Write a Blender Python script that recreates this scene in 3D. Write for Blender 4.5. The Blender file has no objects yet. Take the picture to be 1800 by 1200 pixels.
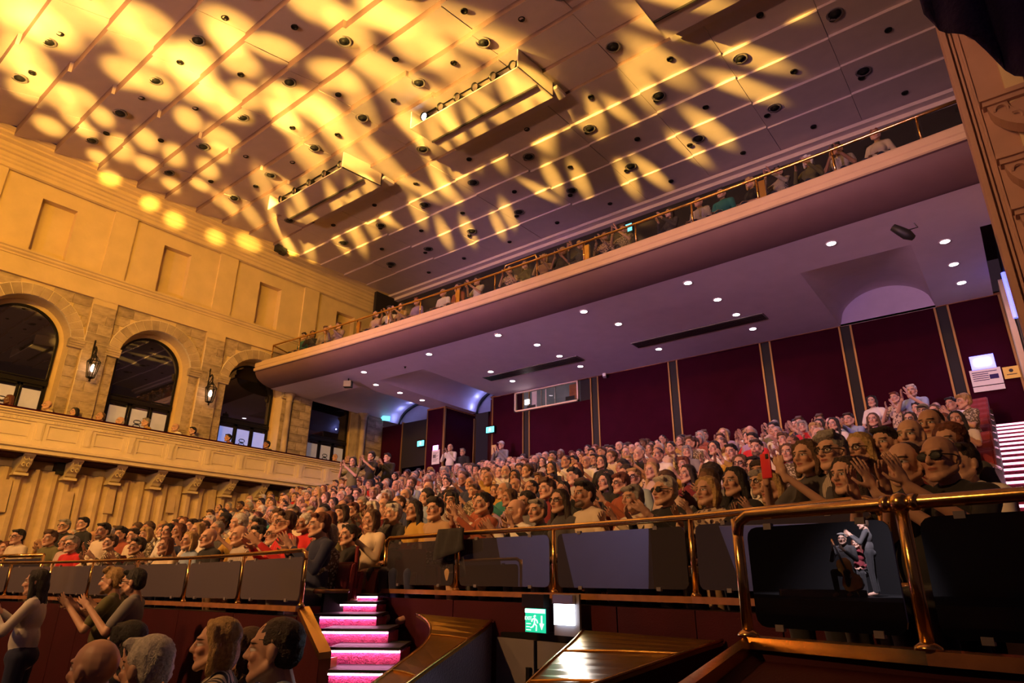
import bpy, bmesh, math, random
import numpy as np
from mathutils import Vector, Matrix
from mathutils import noise as mnoise
R = random.Random(7)
PI = math.pi
S = bpy.context.scene
COL = S.collection

# ------------------------------------------------------------------ camera
F_PX, PITCH, ROLL, YAW = 1135.0, math.radians(20.3), math.radians(0.45), math.radians(38.1)
def cam_axes():
    cy, sy, cp, sp = math.cos(YAW), math.sin(YAW), math.cos(PITCH), math.sin(PITCH)
    fw = Vector((-sy*cp, cy*cp, sp)); rt = Vector((cy, sy, 0)); up = rt.cross(fw)
    cr, sr = math.cos(ROLL), math.sin(ROLL)
    return cr*rt + sr*up, -sr*rt + cr*up, fw
CR, CU, CF = cam_axes()
cd = bpy.data.cameras.new('camera'); cam = bpy.data.objects.new('camera', cd); COL.objects.link(cam)
cd.sensor_width = 36.0; cd.lens = F_PX/1800*36; cd.clip_start = 0.05; cd.clip_end = 200
cam.matrix_world = Matrix(((CR.x, CU.x, -CF.x, 0), (CR.y, CU.y, -CF.y, 0), (CR.z, CU.z, -CF.z, 0), (0, 0, 0, 1)))
S.camera = cam
def ray(x, y): return CR*((x-900)/F_PX) - CU*((y-600)/F_PX) + CF      # a pixel of the photograph as a direction in the hall
def onx(x, y, X): d = ray(x, y); return d*(X/d.x)
def ony(x, y, Y): d = ray(x, y); return d*(Y/d.y)
def onz(x, y, Z): d = ray(x, y); return d*(Z/d.z)
def dp(x, y, d): return ray(x, y)*d
def proj(p):
    p = Vector(p); c = p.dot(CF); return 900+F_PX*p.dot(CR)/c, 600-F_PX*p.dot(CU)/c, c

# ------------------------------------------------------------------ world, exposure, large lights
S.view_settings.view_transform = 'Standard'; S.view_settings.look = 'None'
S.view_settings.exposure = 0.35; S.view_settings.gamma = 1.0; S.view_settings.use_curve_mapping = False
W = bpy.data.worlds.new('hall_air'); S.world = W; W.use_nodes = True
W.node_tree.nodes['Background'].inputs[0].default_value = (0.32, 0.16, 0.24, 1)
W.node_tree.nodes['Background'].inputs[1].default_value = 0.055

def aim(o, loc, to):
    o.location = loc; o.rotation_euler = (Vector(to)-Vector(loc)).to_track_quat('-Z', 'Y').to_euler()
def lamp(name, typ, loc, to, energy, color, size=1.0, spot=60, blend=0.5, parent=None):
    l = bpy.data.lights.new(name, typ); l.energy = energy; l.color = color
    if typ == 'AREA': l.size = size
    else: l.shadow_soft_size = size
    if typ == 'SPOT': l.spot_size = math.radians(spot); l.spot_blend = blend
    o = bpy.data.objects.new(name, l); COL.objects.link(o); aim(o, loc, to)
    return o
AMBER = (1.0, 0.47, 0.045); WARM = (1.0, 0.47, 0.15); PEACH = (1.0, 0.55, 0.33); VIOLET = (0.62, 0.34, 1.0); VIOLET2 = (0.72, 0.38, 0.86); YELLOW = (1.0, 0.62, 0.06)
lamp('wall_wash_lamp', 'SPOT', (-3, -4, 9.5), (-20, 7.5, 7.0), 6600, AMBER, 0.3, 60, 0.9)
lamp('wall_wash_lamp', 'SPOT', (-7, -7, 9.8), (-20, 3.5, 7.5), 3600, AMBER, 0.3, 66, 0.9)
lamp('gallery_wash_lamp', 'SPOT', (-6, -4, 4.0), (-19.5, 7.5, 2.6), 1300, (1.0, 0.52, 0.22), 0.3, 50, 0.9)
for lx, tx in ((-15, -14), (-10.5, -9), (-6, -4)): lamp('audience_wash_lamp', 'SPOT', (lx, -6, 6.5), (tx, 9, 1.0), 2700, WARM, 0.15, 60, 0.8)
lamp('balcony_wash_lamp', 'SPOT', (-9, -9, 9.5), (-9, 11.5, 6.9), 5200, (1.0, 0.47, 0.15), 0.4, 66, 0.8)
lamp('ceiling_wash_lamp', 'SPOT', (-9, -13, 1.0), (-9, 7, 11), 44000, (1.0, 0.48, 0.33), 0.4, 75, 0.9)
lamp('soffit_fill_lamp', 'SPOT', (-11, -4, 2.4), (-12.5, 14.5, 6.1), 6000, VIOLET2, 0.2, 40, 0.9)  # this and the next are unseen lamps added as violet soffit fill
lamp('soffit_fill_lamp', 'SPOT', (-4, -4, 2.4), (-3.5, 14.5, 6.1), 3800, VIOLET2, 0.2, 40, 0.9)
# the projected spots on the ceiling: narrow beams from three fixtures hung over the stage front
GOBO = {'a': (-11.5, -2.5, 7.0), 'b': (-7.5, -2.5, 7.0), 'c': (-3.5, -2.5, 7.0)}      # and three more on the stage floor for the near courses
BLOBS = """10,8,1.0,b 45,12,.9,c 75,40,.9,c 130,20,1.2,b 190,15,1.1,b 95,58,.9,b 35,55,.9,c 20,100,.8,c 55,112,.8,c 45,160,.7,b 100,165,.7,c 135,172,.7,b 60,140,.6,c 252,42,1.0,b 240,80,.9,c 292,105,.9,b 330,115,.9,c 215,128,.8,b 268,148,.8,b 338,152,.8,c 85,222,.6,b 130,205,.6,c 150,228,.5,b 180,205,.5,c
400,52,1.0,b 396,68,.7,c 418,106,.8,b 480,86,.8,a 342,108,.9,c 366,152,.8,b 384,180,.8,c 412,194,.7,b 432,168,.7,b 482,168,.7,c 514,172,.8,b 494,202,.8,b 552,194,.9,b 574,202,.7,c 586,134,.9,a 668,130,.8,b 606,48,.9,b 552,6,.9,b 660,26,.8,a 582,226,.6,b 630,176,.6,c
680,20,1.1,b 736,76,1.15,b 808,46,.9,a 858,86,.8,a 684,130,.8,a 800,124,.8,b 744,160,.5,b 800,202,.7,c 874,168,.5,c 842,182,.4,b 724,218,.6,b 764,228,.5,a 972,180,.5,c 940,215,.6,c
256,244,.6,c 210,260,.7,c 256,292,.6,b 304,272,.6,c 364,296,.6,c 386,244,.8,b 330,210,.6,c 382,268,.6,b 300,326,.5,b 350,324,.45,b 386,352,.45,a 402,350,.4,c 438,374,.45,b 482,378,.45,c 458,318,.5,c 490,322,.5,a 170,278,.5,b 196,312,.5,b 262,358,.45,b 304,384,.5,b 376,414,.45,b 436,426,.5,a 504,428,.35,b
530,242,.7,b 540,276,.7,b 500,210,.7,c 624,230,.6,b 580,206,.6,b 604,318,.4,c 544,336,.4,c 520,354,.4,b 624,282,.7,b 676,288,.6,b 720,224,.5,b 752,260,.5,c 800,290,.5,c 770,312,.45,c 730,328,.45,a 782,330,.4,b 670,364,.42,c 732,366,.42,c 648,386,.4,c 672,380,.35,a 630,418,.4,c 610,390,.4,c 550,396,.42,c 490,386,.45,c 594,424,.35,b 540,430,.4,c 506,432,.3,c 778,406,.4,c 820,402,.4,c 826,264,.4,c
1120,140,.55,c 1150,105,.6,b 1043,192,.32,c 1080,190,.34,b 1018,207,.42,b 1293,150,.5,a 1240,222,.5,b 1203,257,.45,b 1138,300,.42,b 1100,310,.42,c 1015,310,.40,c 968,308,.40,c 940,332,.36,a 890,372,.38,c 873,392,.34,c 1307,97,.5,a 1162,38,.55,a 868,262,.42,c 838,246,.4,b 920,222,.5,b 952,205,.42,c 1322,4,.5,a"""
for it in BLOBS.split():
    bx, by, bw, bl = it.split(','); P0 = onz(float(bx), float(by), 11.25); L0 = Vector(GOBO[bl]); L0.z = 0.5 if P0.y < 7.6 else 7.0
    if P0.x < -19.5: P0 = onx(float(bx), float(by), -19.7)
    dd = P0-L0; ds = dd.length; cosi = max(0.10, abs(dd.z)/ds if P0.x > -19.6 else abs(dd.x)/ds)
    sw_ = 2*math.degrees(math.atan(float(bw)*(0.66 if P0.y < 7.6 else 0.72)/ds))
    lamp('ceiling_gobo_beam', 'SPOT', L0, P0, 68*ds*ds/cosi**0.75*(1.6 if P0.y < 7.6 else 1.35), (1.0, 0.56, 0.09), 0.07, sw_, 1.0)

# ------------------------------------------------------------------ materials
MATS = {}
def mat(name, col, rough=0.6, metal=0.0, bump=0.0, bscale=40.0, var=0.0, vscale=3.0, spec=0.5, emit=None, estr=0.0, coat=0.0, sheen=0.0):
    if name in MATS: return MATS[name]
    m = bpy.data.materials.new(name); m.use_nodes = True; nt = m.node_tree; b = nt.nodes['Principled BSDF']
    b.inputs['Base Color'].default_value = (*col, 1); b.inputs['Roughness'].default_value = rough
    b.inputs['Metallic'].default_value = metal; b.inputs['Specular IOR Level'].default_value = spec
    if coat: b.inputs['Coat Weight'].default_value = coat
    if sheen: b.inputs['Sheen Weight'].default_value = sheen
    if emit: b.inputs['Emission Color'].default_value = (*emit, 1); b.inputs['Emission Strength'].default_value = estr
    tc = nt.nodes.new('ShaderNodeTexCoord')
    if var:
        n = nt.nodes.new('ShaderNodeTexNoise'); n.inputs['Scale'].default_value = vscale; n.inputs['Detail'].default_value = 5
        nt.links.new(tc.outputs['Object'], n.inputs['Vector'])
        mr = nt.nodes.new('ShaderNodeMapRange'); mr.inputs[1].default_value = 0.3; mr.inputs[2].default_value = 0.7
        mr.inputs[3].default_value = 1-var; mr.inputs[4].default_value = 1+var*0.6
        nt.links.new(n.outputs[0], mr.inputs[0])
        mx = nt.nodes.new('ShaderNodeMix'); mx.data_type = 'RGBA'; mx.blend_type = 'MULTIPLY'; mx.inputs[0].default_value = 1
        mx.inputs[6].default_value = (*col, 1); nt.links.new(mr.outputs[0], mx.inputs[7]); nt.links.new(mx.outputs[2], b.inputs['Base Color'])
    if bump:
        n2 = nt.nodes.new('ShaderNodeTexNoise'); n2.inputs['Scale'].default_value = bscale; n2.inputs['Detail'].default_value = 4
        nt.links.new(tc.outputs['Object'], n2.inputs['Vector'])
        bp = nt.nodes.new('ShaderNodeBump'); bp.inputs['Strength'].default_value = bump; bp.inputs['Distance'].default_value = 0.02
        nt.links.new(n2.outputs[0], bp.inputs['Height']); nt.links.new(bp.outputs[0], b.inputs['Normal'])
    MATS[name] = m; return m
M = dict(
 plaster=mat('plaster', (0.66, 0.51, 0.29), 0.85, bump=0.25, bscale=12, var=0.10, vscale=1.5),
 stone=mat('sandstone', (0.46, 0.36, 0.25), 0.9, bump=0.5, bscale=30, var=0.30, vscale=2.2),
 stone2=mat('sandstone_dark', (0.36, 0.28, 0.20), 0.9, bump=0.5, bscale=30, var=0.35, vscale=2.6),
 mortar=mat('mortar', (0.72, 0.62, 0.47), 0.9, bump=0.3),
 ceilm=mat('ceiling_paint', (0.58, 0.48, 0.46), 0.7, bump=0.05, bscale=8, var=0.05),
 soffit=mat('soffit_paint', (0.60, 0.52, 0.55), 0.7, bump=0.05, bscale=10, var=0.05),
 cream=mat('cream_paint', (0.72, 0.60, 0.44), 0.6, bump=0.1, var=0.06),
 wavy=mat('pale_wood', (0.60, 0.45, 0.30), 0.55, bump=0.15, bscale=20, var=0.15, vscale=4),
 maroon=mat('maroon_fabric', (0.033, 0.0015, 0.010), 0.95, bump=0.5, bscale=160, var=0.12, spec=0.1),
 maroon2=mat('maroon_panel', (0.042, 0.003, 0.006), 0.75, bump=0.2, bscale=90, var=0.15, spec=0.2),
 seat=mat('red_seat_plush', (0.22, 0.012, 0.015), 0.8, bump=0.3, bscale=120, var=0.2, vscale=14, sheen=0.3),
 carpet=mat('red_carpet', (0.30, 0.03, 0.07), 1.0, bump=0.9, bscale=90, var=0.35, vscale=30),
 stairc=mat('stair_carpet', (0.42, 0.05, 0.13), 1.0, bump=0.9, bscale=70, var=0.4, vscale=26),
 black=mat('black_matt', (0.008, 0.008, 0.009), 0.6),
 blackm=mat('black_metal', (0.02, 0.018, 0.016), 0.4, metal=0.7),
 brass=mat('brass', (0.78, 0.48, 0.16), 0.22, metal=1.0, bump=0.03, var=0.08, vscale=8),
 steel=mat('steel', (0.62, 0.56, 0.52), 0.25, metal=1.0),
 bronze=mat('bronze_sheet', (0.38, 0.22, 0.045), 0.28, metal=0.9, bump=0.06, bscale=6, var=0.2, vscale=5),
 woodtop=mat('varnished_wood', (0.30, 0.13, 0.05), 0.25, var=0.25, vscale=9, coat=0.5),
 dark=mat('dark_void', (0.012, 0.009, 0.010), 0.8),
 floorm=mat('stalls_carpet', (0.05, 0.012, 0.014), 0.95, bump=0.5, bscale=90, var=0.2),
 white=mat('white_paper', (0.75, 0.73, 0.70), 0.6, var=0.04),
 grey=mat('grey_panel', (0.16, 0.14, 0.15), 0.5, var=0.1),
 pierm=mat('pier_plaster', (0.46, 0.27, 0.21), 0.75, bump=0.06, bscale=30, var=0.08),
 navy=mat('navy_matt', (0.035, 0.022, 0.12), 0.95, bump=0.4, bscale=50),
 riser=mat('ceiling_riser_shade', (0.17, 0.10, 0.085), 0.8, var=0.1),  # shade of the near ceiling risers, put into a darker colour
 dullgold=mat('aged_gold_strip', (0.30, 0.17, 0.06), 0.55, metal=0.6),
 cove=mat('cove_dark', (0.13, 0.07, 0.072), 0.75, bump=0.05, bscale=12, var=0.06),  # darker brown than the fascia above it
 led=mat('led_strip', (1, 0.6, 0.8), 0.5, emit=(1.0, 0.38, 0.66), estr=26.0),
 ledw=mat('led_strip_white', (1, 0.9, 0.95), 0.5, emit=(1.0, 0.52, 0.72), estr=2.2),
 lampw=mat('downlight_glow', (1, 1, 1), 0.5, emit=(1.0, 0.86, 0.92), estr=14.0),
 bulb=mat('lantern_glow', (1, 0.9, 0.8), 0.5, emit=(1.0, 0.62, 0.42), estr=16.0),
 exitg=mat('exit_green', (0.0, 0.35, 0.20), 0.4, emit=(0.01, 0.55, 0.30), estr=0.9),
 exitc=mat('exit_cyan', (0.1, 0.5, 0.6), 0.4, emit=(0.12, 0.72, 0.85), estr=2.0),
 lwhite=mat('lit_white', (1, 1, 1), 0.4, emit=(0.80, 0.88, 1.0), estr=7.0),
 lviolet=mat('lit_violet', (0.8, 0.5, 1), 0.4, emit=(0.85, 0.25, 1.0), estr=6.0),
 lblue=mat('lit_blue', (0.6, 0.7, 1), 0.4, emit=(0.06, 0.10, 1.0), estr=2.2),
 signw=mat('sign_white', (0.85, 0.9, 0.9), 0.4, emit=(0.75, 0.95, 0.90), estr=0.9),
)
def glass(name, tint, refl_rough=0.02, trans=0.5, ior=1.5, dif=(0.02, 0.02, 0.025), difw=0.3):
    m = bpy.data.materials.new(name); m.use_nodes = True; nt = m.node_tree; nt.nodes.clear()
    out = nt.nodes.new('ShaderNodeOutputMaterial'); fr = nt.nodes.new('ShaderNodeFresnel'); fr.inputs[0].default_value = ior
    gl = nt.nodes.new('ShaderNodeBsdfGlossy'); gl.inputs['Roughness'].default_value = refl_rough; gl.inputs['Color'].default_value = (0.95, 0.95, 1, 1)
    tr = nt.nodes.new('ShaderNodeBsdfTransparent'); tr.inputs[0].default_value = (*tint, 1)
    df = nt.nodes.new('ShaderNodeBsdfDiffuse'); df.inputs[0].default_value = (*dif, 1)
    m1 = nt.nodes.new('ShaderNodeMixShader'); m1.inputs[0].default_value = difw
    nt.links.new(tr.outputs[0], m1.inputs[1]); nt.links.new(df.outputs[0], m1.inputs[2])
    geo = nt.nodes.new('ShaderNodeNewGeometry'); inv = nt.nodes.new('ShaderNodeMath'); inv.operation = 'SUBTRACT'; inv.inputs[0].default_value = 1.0; nt.links.new(geo.outputs['Backfacing'], inv.inputs[1])
    mu = nt.nodes.new('ShaderNodeMath'); mu.operation = 'MULTIPLY'; nt.links.new(fr.outputs[0], mu.inputs[0]); nt.links.new(inv.outputs[0], mu.inputs[1])
    m2 = nt.nodes.new('ShaderNodeMixShader'); nt.links.new(mu.outputs[0], m2.inputs[0])
    nt.links.new(m1.outputs[0], m2.inputs[1]); nt.links.new(gl.outputs[0], m2.inputs[2]); nt.links.new(m2.outputs[0], out.inputs[0])
    MATS[name] = m; return m
M['tint'] = glass('tinted_glass', (0.10, 0.10, 0.12), 0.01, ior=2.0, dif=(0.055, 0.048, 0.06), difw=0.72)
M['tintl'] = glass('smoked_glass_mauve_sheen', (0.06, 0.06, 0.07), 0.02, ior=1.6, dif=(0.11, 0.092, 0.105), difw=0.86)  # smoked tint, with the mauve reflection painted into the diffuse grey
M['mirror'] = glass('dark_mirror_glass', (0.05, 0.05, 0.06), 0.0, ior=2.4, dif=(0.006, 0.006, 0.012), difw=0.85)
M['clear'] = glass('clear_glass', (0.85, 0.85, 0.82), 0.01, ior=1.4, difw=0.02)
M['window'] = glass('window_glass', (0.02, 0.02, 0.03), 0.015, ior=2.1, dif=(0.012, 0.010, 0.014), difw=0.8)
M['frost'] = mat('frosted_glass', (0.55, 0.55, 0.58), 0.5, var=0.12, vscale=3, emit=(0.55, 0.50, 0.50), estr=0.10)
M['frostb'] = mat('frosted_glass_blue', (0.4, 0.45, 0.62), 0.5, var=0.2, vscale=3, emit=(0.20, 0.30, 0.80), estr=0.55)

# ------------------------------------------------------------------ mesh helpers
class MB:
    def __init__(s): s.v = []; s.f = []
    def add(s, vs, fs):
        n = len(s.v); s.v += [tuple(v) for v in vs]; s.f += [tuple(i+n for i in f) for f in fs]; return s
    def box(s, a, b):
        (x0, y0, z0), (x1, y1, z1) = a, b
        return s.add([(x0,y0,z0),(x1,y0,z0),(x1,y1,z0),(x0,y1,z0),(x0,y0,z1),(x1,y0,z1),(x1,y1,z1),(x0,y1,z1)],
              [(0,3,2,1),(4,5,6,7),(0,1,5,4),(1,2,6,5),(2,3,7,6),(3,0,4,7)])
    def hexa(s, q0, q1):                       # two quads, corner for corner
        return s.add(list(q0)+list(q1), [(3,2,1,0),(4,5,6,7),(0,1,5,4),(1,2,6,5),(2,3,7,6),(3,0,4,7)])
    def prism(s, poly, d):                     # polygon in space extruded by vector d
        n = len(poly); d = Vector(d)
        return s.add([Vector(p) for p in poly]+[Vector(p)+d for p in poly],
              [tuple(range(n-1,-1,-1)), tuple(range(n,2*n))]+[(i,(i+1)%n,n+(i+1)%n,n+i) for i in range(n)])
    def tube(s, pts, r, n=8, caps=True):
        pts = [Vector(p) for p in pts]; base = len(s.v); k = len(pts); rs = r if isinstance(r, (list, tuple)) else [r]*k
        prev = None
        for i, p in enumerate(pts):
            t = ((pts[min(i+1,k-1)]-pts[i]).normalized() + (pts[i]-pts[max(i-1,0)]).normalized()).normalized()
            if prev is None:
                a = Vector((0,0,1)) if abs(t.z) < 0.9 else Vector((1,0,0))
                u = t.cross(a).normalized()
            else: u = (prev - t*prev.dot(t)).normalized()
            prev = u; w = t.cross(u)
            for j in range(n):
                an = 2*PI*j/n; s.v.append(tuple(p + (u*math.cos(an)+w*math.sin(an))*rs[i]))
        for i in range(k-1):
            for j in range(n):
                a = base+i*n+j; b = base+i*n+(j+1)%n; s.f.append((a, b, b+n, a+n))
        if caps: s.f.append(tuple(base+j for j in range(n-1,-1,-1))); s.f.append(tuple(base+(k-1)*n+j for j in range(n)))
        return s
    def lathe(s, prof, c=(0,0,0), n=16, axis='z'):
        base = len(s.v); k = len(prof)
        for r, z in prof:
            for j in range(n):
                an = 2*PI*j/n; p = (r*math.cos(an), r*math.sin(an), z)
                if axis == 'y': p = (p[0], p[2], p[1])
                if axis == 'x': p = (p[2], p[0], p[1])
                s.v.append((p[0]+c[0], p[1]+c[1], p[2]+c[2]))
        for i in range(k-1):
            for j in range(n):
                a = base+i*n+j; b = base+i*n+(j+1)%n; s.f.append((a, b, b+n, a+n))
        s.f.append(tuple(base+j for j in range(n-1,-1,-1))); s.f.append(tuple(base+(k-1)*n+j for j in range(n)))
        return s
    def sweep(s, prof, path):                  # prof: list of (off, z); path: list of (point xy, normal xy)
        base = len(s.v); m = len(prof)
        for (px, py), (nx, ny) in path:
            for o, z in prof: s.v.append((px+nx*o, py+ny*o, z))
        for i in range(len(path)-1):
            for j in range(m-1):
                a = base+i*m+j; s.f.append((a, a+1, a+m+1, a+m))
        return s
    def cells(s, ys, zs, depth, x0, flip=False):   # relief: faces in the yz plane at x0+depth(y,z), with side walls between
        ny, nz = len(ys)-1, len(zs)-1
        D = [[depth((ys[i]+ys[i+1])/2, (zs[j]+zs[j+1])/2) for j in range(nz)] for i in range(ny)]
        for i in range(ny):
            for j in range(nz):
                d = D[i][j]
                if d is None: continue
                x = x0+d; y0, y1, z0, z1 = ys[i], ys[i+1], zs[j], zs[j+1]
                s.add([(x,y0,z0),(x,y1,z0),(x,y1,z1),(x,y0,z1)], [(0,1,2,3)])
                for (ii, jj, pa, pb) in ((i+1,j,(y1,z0),(y1,z1)), (i,j+1,(y0,z1),(y1,z1))):
                    if ii < ny and jj < nz and D[ii][jj] is not None and abs(D[ii][jj]-d) > 1e-6:
                        x2 = x0+D[ii][jj]
                        s.add([(x,*pa),(x,*pb),(x2,*pb),(x2,*pa)], [(0,1,2,3)])
        return s
    def mesh(s, name, mats, smooth=False, recalc=True):
        me = bpy.data.meshes.new(name); me.from_pydata(s.v, [], s.f)
        for m in (mats if isinstance(mats, (list, tuple)) else [mats]): me.materials.append(m)
        if recalc:
            bm = bmesh.new(); bm.from_mesh(me); bmesh.ops.recalc_face_normals(bm, faces=bm.faces); bm.to_mesh(me); bm.free()
        if smooth: me.polygons.foreach_set('use_smooth', [True]*len(me.polygons))
        me.update(); return me
    def build(s, name, m, parent=None, smooth=False, recalc=True): return obj(name, s.mesh(name, m, smooth, recalc), parent)
def obj(name, me, parent=None, loc=None, rz=0.0):
    o = bpy.data.objects.new(name, me); COL.objects.link(o)
    if parent: o.parent = parent
    if loc is not None: o.location = loc
    if rz: o.rotation_euler.z = rz
    return o
def tag(o, label, cat, group=None, kind=None):
    o['label'] = label; o['category'] = cat
    if group: o['group'] = group
    if kind: o['kind'] = kind
    return o
def thing(name, label, cat, loc=(0,0,0), rz=0.0, group=None):
    o = bpy.data.objects.new(name, None); o.empty_display_size = 0.1; COL.objects.link(o); o.location = loc; o.rotation_euler.z = rz
    return tag(o, label, cat, group)
def structure(o, label=None):
    o['kind'] = 'structure'
    if label: o['label'] = label
    return o
def smooth_by_angle(me, ang=40):
    me.polygons.foreach_set('use_smooth', [True]*len(me.polygons))
    bm = bmesh.new(); bm.from_mesh(me)
    for e in bm.edges:
        if len(e.link_faces) != 2 or e.calc_face_angle(0) > math.radians(ang): e.smooth = False
    bm.to_mesh(me); bm.free()
def bevel_box(a, b, r, m, name, seg=2):
    me = MB().box(a, b).mesh(name, m); bm = bmesh.new(); bm.from_mesh(me)
    bmesh.ops.bevel(bm, geom=list(bm.edges), offset=r, segments=seg, affect='EDGES', profile=0.5); bm.to_mesh(me); bm.free()
    smooth_by_angle(me, 50); return me
def dup(o, name=None, loc=None, rz=None, parent=None):
    c = o.copy(); COL.objects.link(c); c.parent = parent
    if loc is not None: c.location = loc
    if rz is not None: c.rotation_euler.z = rz
    for ch in list(o.children): dup(ch, parent=c)
    return c
def interp(x, xs, ys): return float(np.interp(x, xs, ys))
def text_mesh(txt, size, m, name):
    cu = bpy.data.curves.new(name, 'FONT'); cu.body = txt; cu.size = size; cu.align_x = 'CENTER'; cu.align_y = 'CENTER'; cu.extrude = 0.002
    t = bpy.data.objects.new(name, cu); COL.objects.link(t)
    dg = bpy.context.evaluated_depsgraph_get(); me = bpy.data.meshes.new_from_object(t.evaluated_get(dg)); me.name = name
    me.materials.clear(); me.materials.append(m); bpy.data.objects.remove(t); return me
def put_text(txt, size, m, name, parent, org, right, up):
    o = obj(name, text_mesh(txt, size, m, name), parent); r = Vector(right).normalized(); u = Vector(up).normalized(); n = r.cross(u)
    o.matrix_local = Matrix(((r.x,u.x,n.x,org[0]),(r.y,u.y,n.y,org[1]),(r.z,u.z,n.z,org[2]),(0,0,0,1))); return o
# ================================================================== THE HALL
XW = -20.0
BAYS = [1.24, 4.62, 8.0, 11.38, 14.76]
SPR, RIN, ROUT = 6.05, 1.07, 1.38
# ---- left wall: plain upper storey, arches below
wl = MB()
ys = [1.0]
for yc in BAYS:
    ys += [yc-1.37, yc-0.44, yc+0.44, yc+1.37]
ys += [17.6]; ys = sorted(set(ys))
zs = [7.55, 8.1, 8.28, 8.3, 9.98, 10.45, 11.6]
def up_depth(y, z):
    if z < 8.28: return 0.02
    if z > 10.45: return 0.0
    for yc in BAYS:
        if abs(y-yc) < 1.37:
            if abs(y-yc) < 0.44 and z < 9.98: return -0.32
            return -0.07
    return 0.0
wl.cells(ys, zs, up_depth, XW)
NA = 28
for yc in BAYS:
    for s in (-1, 1):                                  # pier strips beside the recessed panel, and the reveal
        a, b = sorted((yc+s*1.37, yc+s*1.69))
        wl.add([(XW,a,2.9),(XW,b,2.9),(XW,b,7.57),(XW,a,7.57)], [(0,1,2,3)])
        y = yc+s*1.37; wl.add([(XW,y,2.9),(XW-0.08,y,2.9),(XW-0.08,y,7.55),(XW,y,7.55)], [(0,1,2,3)])
        a, b = sorted((yc+s*1.37, yc+s*RIN)); x = XW-0.08
        wl.add([(x,a,2.9),(x,b,2.9),(x,b,SPR),(x,a,SPR)], [(0,1,2,3)])
        y = yc+s*RIN; wl.add([(x,y,2.9),(x-0.45,y,2.9),(x-0.45,y,SPR),(x,y,SPR)], [(0,1,2,3)])
        y2 = yc+s*0.90; wl.add([(x-0.45,y,2.9),(x-0.45,y2,2.9),(x-0.45,y2,SPR),(x-0.45,y,SPR)], [(0,1,2,3)])
    wl.add([(XW-0.08,yc-1.37,7.55),(XW-0.08,yc+1.37,7.55),(XW+0.02,yc+1.37,7.55),(XW+0.02,yc-1.37,7.55)], [(0,1,2,3)])
    for i in range(NA):
        a0, a1 = PI*i/NA, PI*(i+1)/NA; x = XW-0.08
        p = [(math.cos(a)*RIN+yc, math.sin(a)*RIN+SPR) for a in (a0, a1)]
        q = [(math.cos(a)*0.90+yc, math.sin(a)*0.90+SPR) for a in (a0, a1)]
        o = [(max(-1.37, min(1.37, math.cos(a)*1.37*1.42)), 1.5 if abs(math.tan(a)) > 1.5/1.37 or math.sin(a) > 0.8 else max(0, abs(math.tan(a))*1.37)) for a in (a0, a1)]
        o = []
        for a in (a0, a1):
            c, sn = math.cos(a), math.sin(a); k = min(1.37/max(abs(c),1e-6), 1.5/max(abs(sn),1e-6)); o.append((c*k+yc, sn*k+SPR))
        wl.add([(x,*p[0]),(x,*p[1]),(x,*o[1]),(x,*o[0])], [(0,1,2,3)])
        wl.add([(x,*p[0]),(x,*p[1]),(x-0.45,*p[1]),(x-0.45,*p[0])], [(0,1,2,3)])
        wl.add([(x-0.45,*p[0]),(x-0.45,*p[1]),(x-0.45,*q[1]),(x-0.45,*q[0])], [(0,1,2,3)])
    for sx in (-1, 1):                                  # corner triangles left by the polar fill
        x = XW-0.08; k = min(1.37, 1.5)
        th = math.atan2(1.5, 1.37)
        i = int(th/(PI/NA)); a0, a1 = PI*i/NA, PI*(i+1)/NA
        def op(a):
            c, sn = math.cos(a), math.sin(a); kk = min(1.37/max(abs(c),1e-6), 1.5/max(abs(sn),1e-6)); return (sx*c*kk+yc, sn*kk+SPR)
        wl.add([(x,*op(a0)),(x,yc+sx*1.37,7.55),(x,*op(a1))], [(0,1,2)])
wall_left = structure(wl.build('wall_left', M['plaster'], recalc=False))
# the far end of the wall under the balcony, the gap behind the wall and a back for the windows
MB().box((XW-3.2, 0, 2.5), (XW-3.0, 18, 8)).build('foyer_wall', M['dark'], wall_left)
MB().box((XW-3.2, 0.0, 2.7), (XW-0.1, 17.6, 2.94)).build('foyer_floor', M['dark'], wall_left)
# mouldings
def ymould(name, prof, y0, y1, m, X=XW, parent=None):
    mb = MB().sweep(prof, [((X, y0), (1, 0)), ((X, y1), (1, 0))])
    return structure(mb.build(name, m, parent))
ymould('trim_1', [(-.02,10.42),(.05,10.45),(.05,10.56),(.09,10.60),(.09,10.66),(.13,10.70),(.13,10.80),(.19,10.83),(.19,10.90),(.24,10.94),(.24,11.04),(.34,11.09),(.34,11.14),(.44,11.20),(.44,11.26),(.50,11.30),(.50,11.40),(.0,11.40)], 0.5, 17.0, M['plaster'])
ymould('trim_2', [(0,8.06),(.05,8.07),(.05,8.12),(.10,8.16),(.10,8.21),(.14,8.24),(.14,8.29),(0,8.31)], 0.5, 17.0, M['plaster'])
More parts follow.
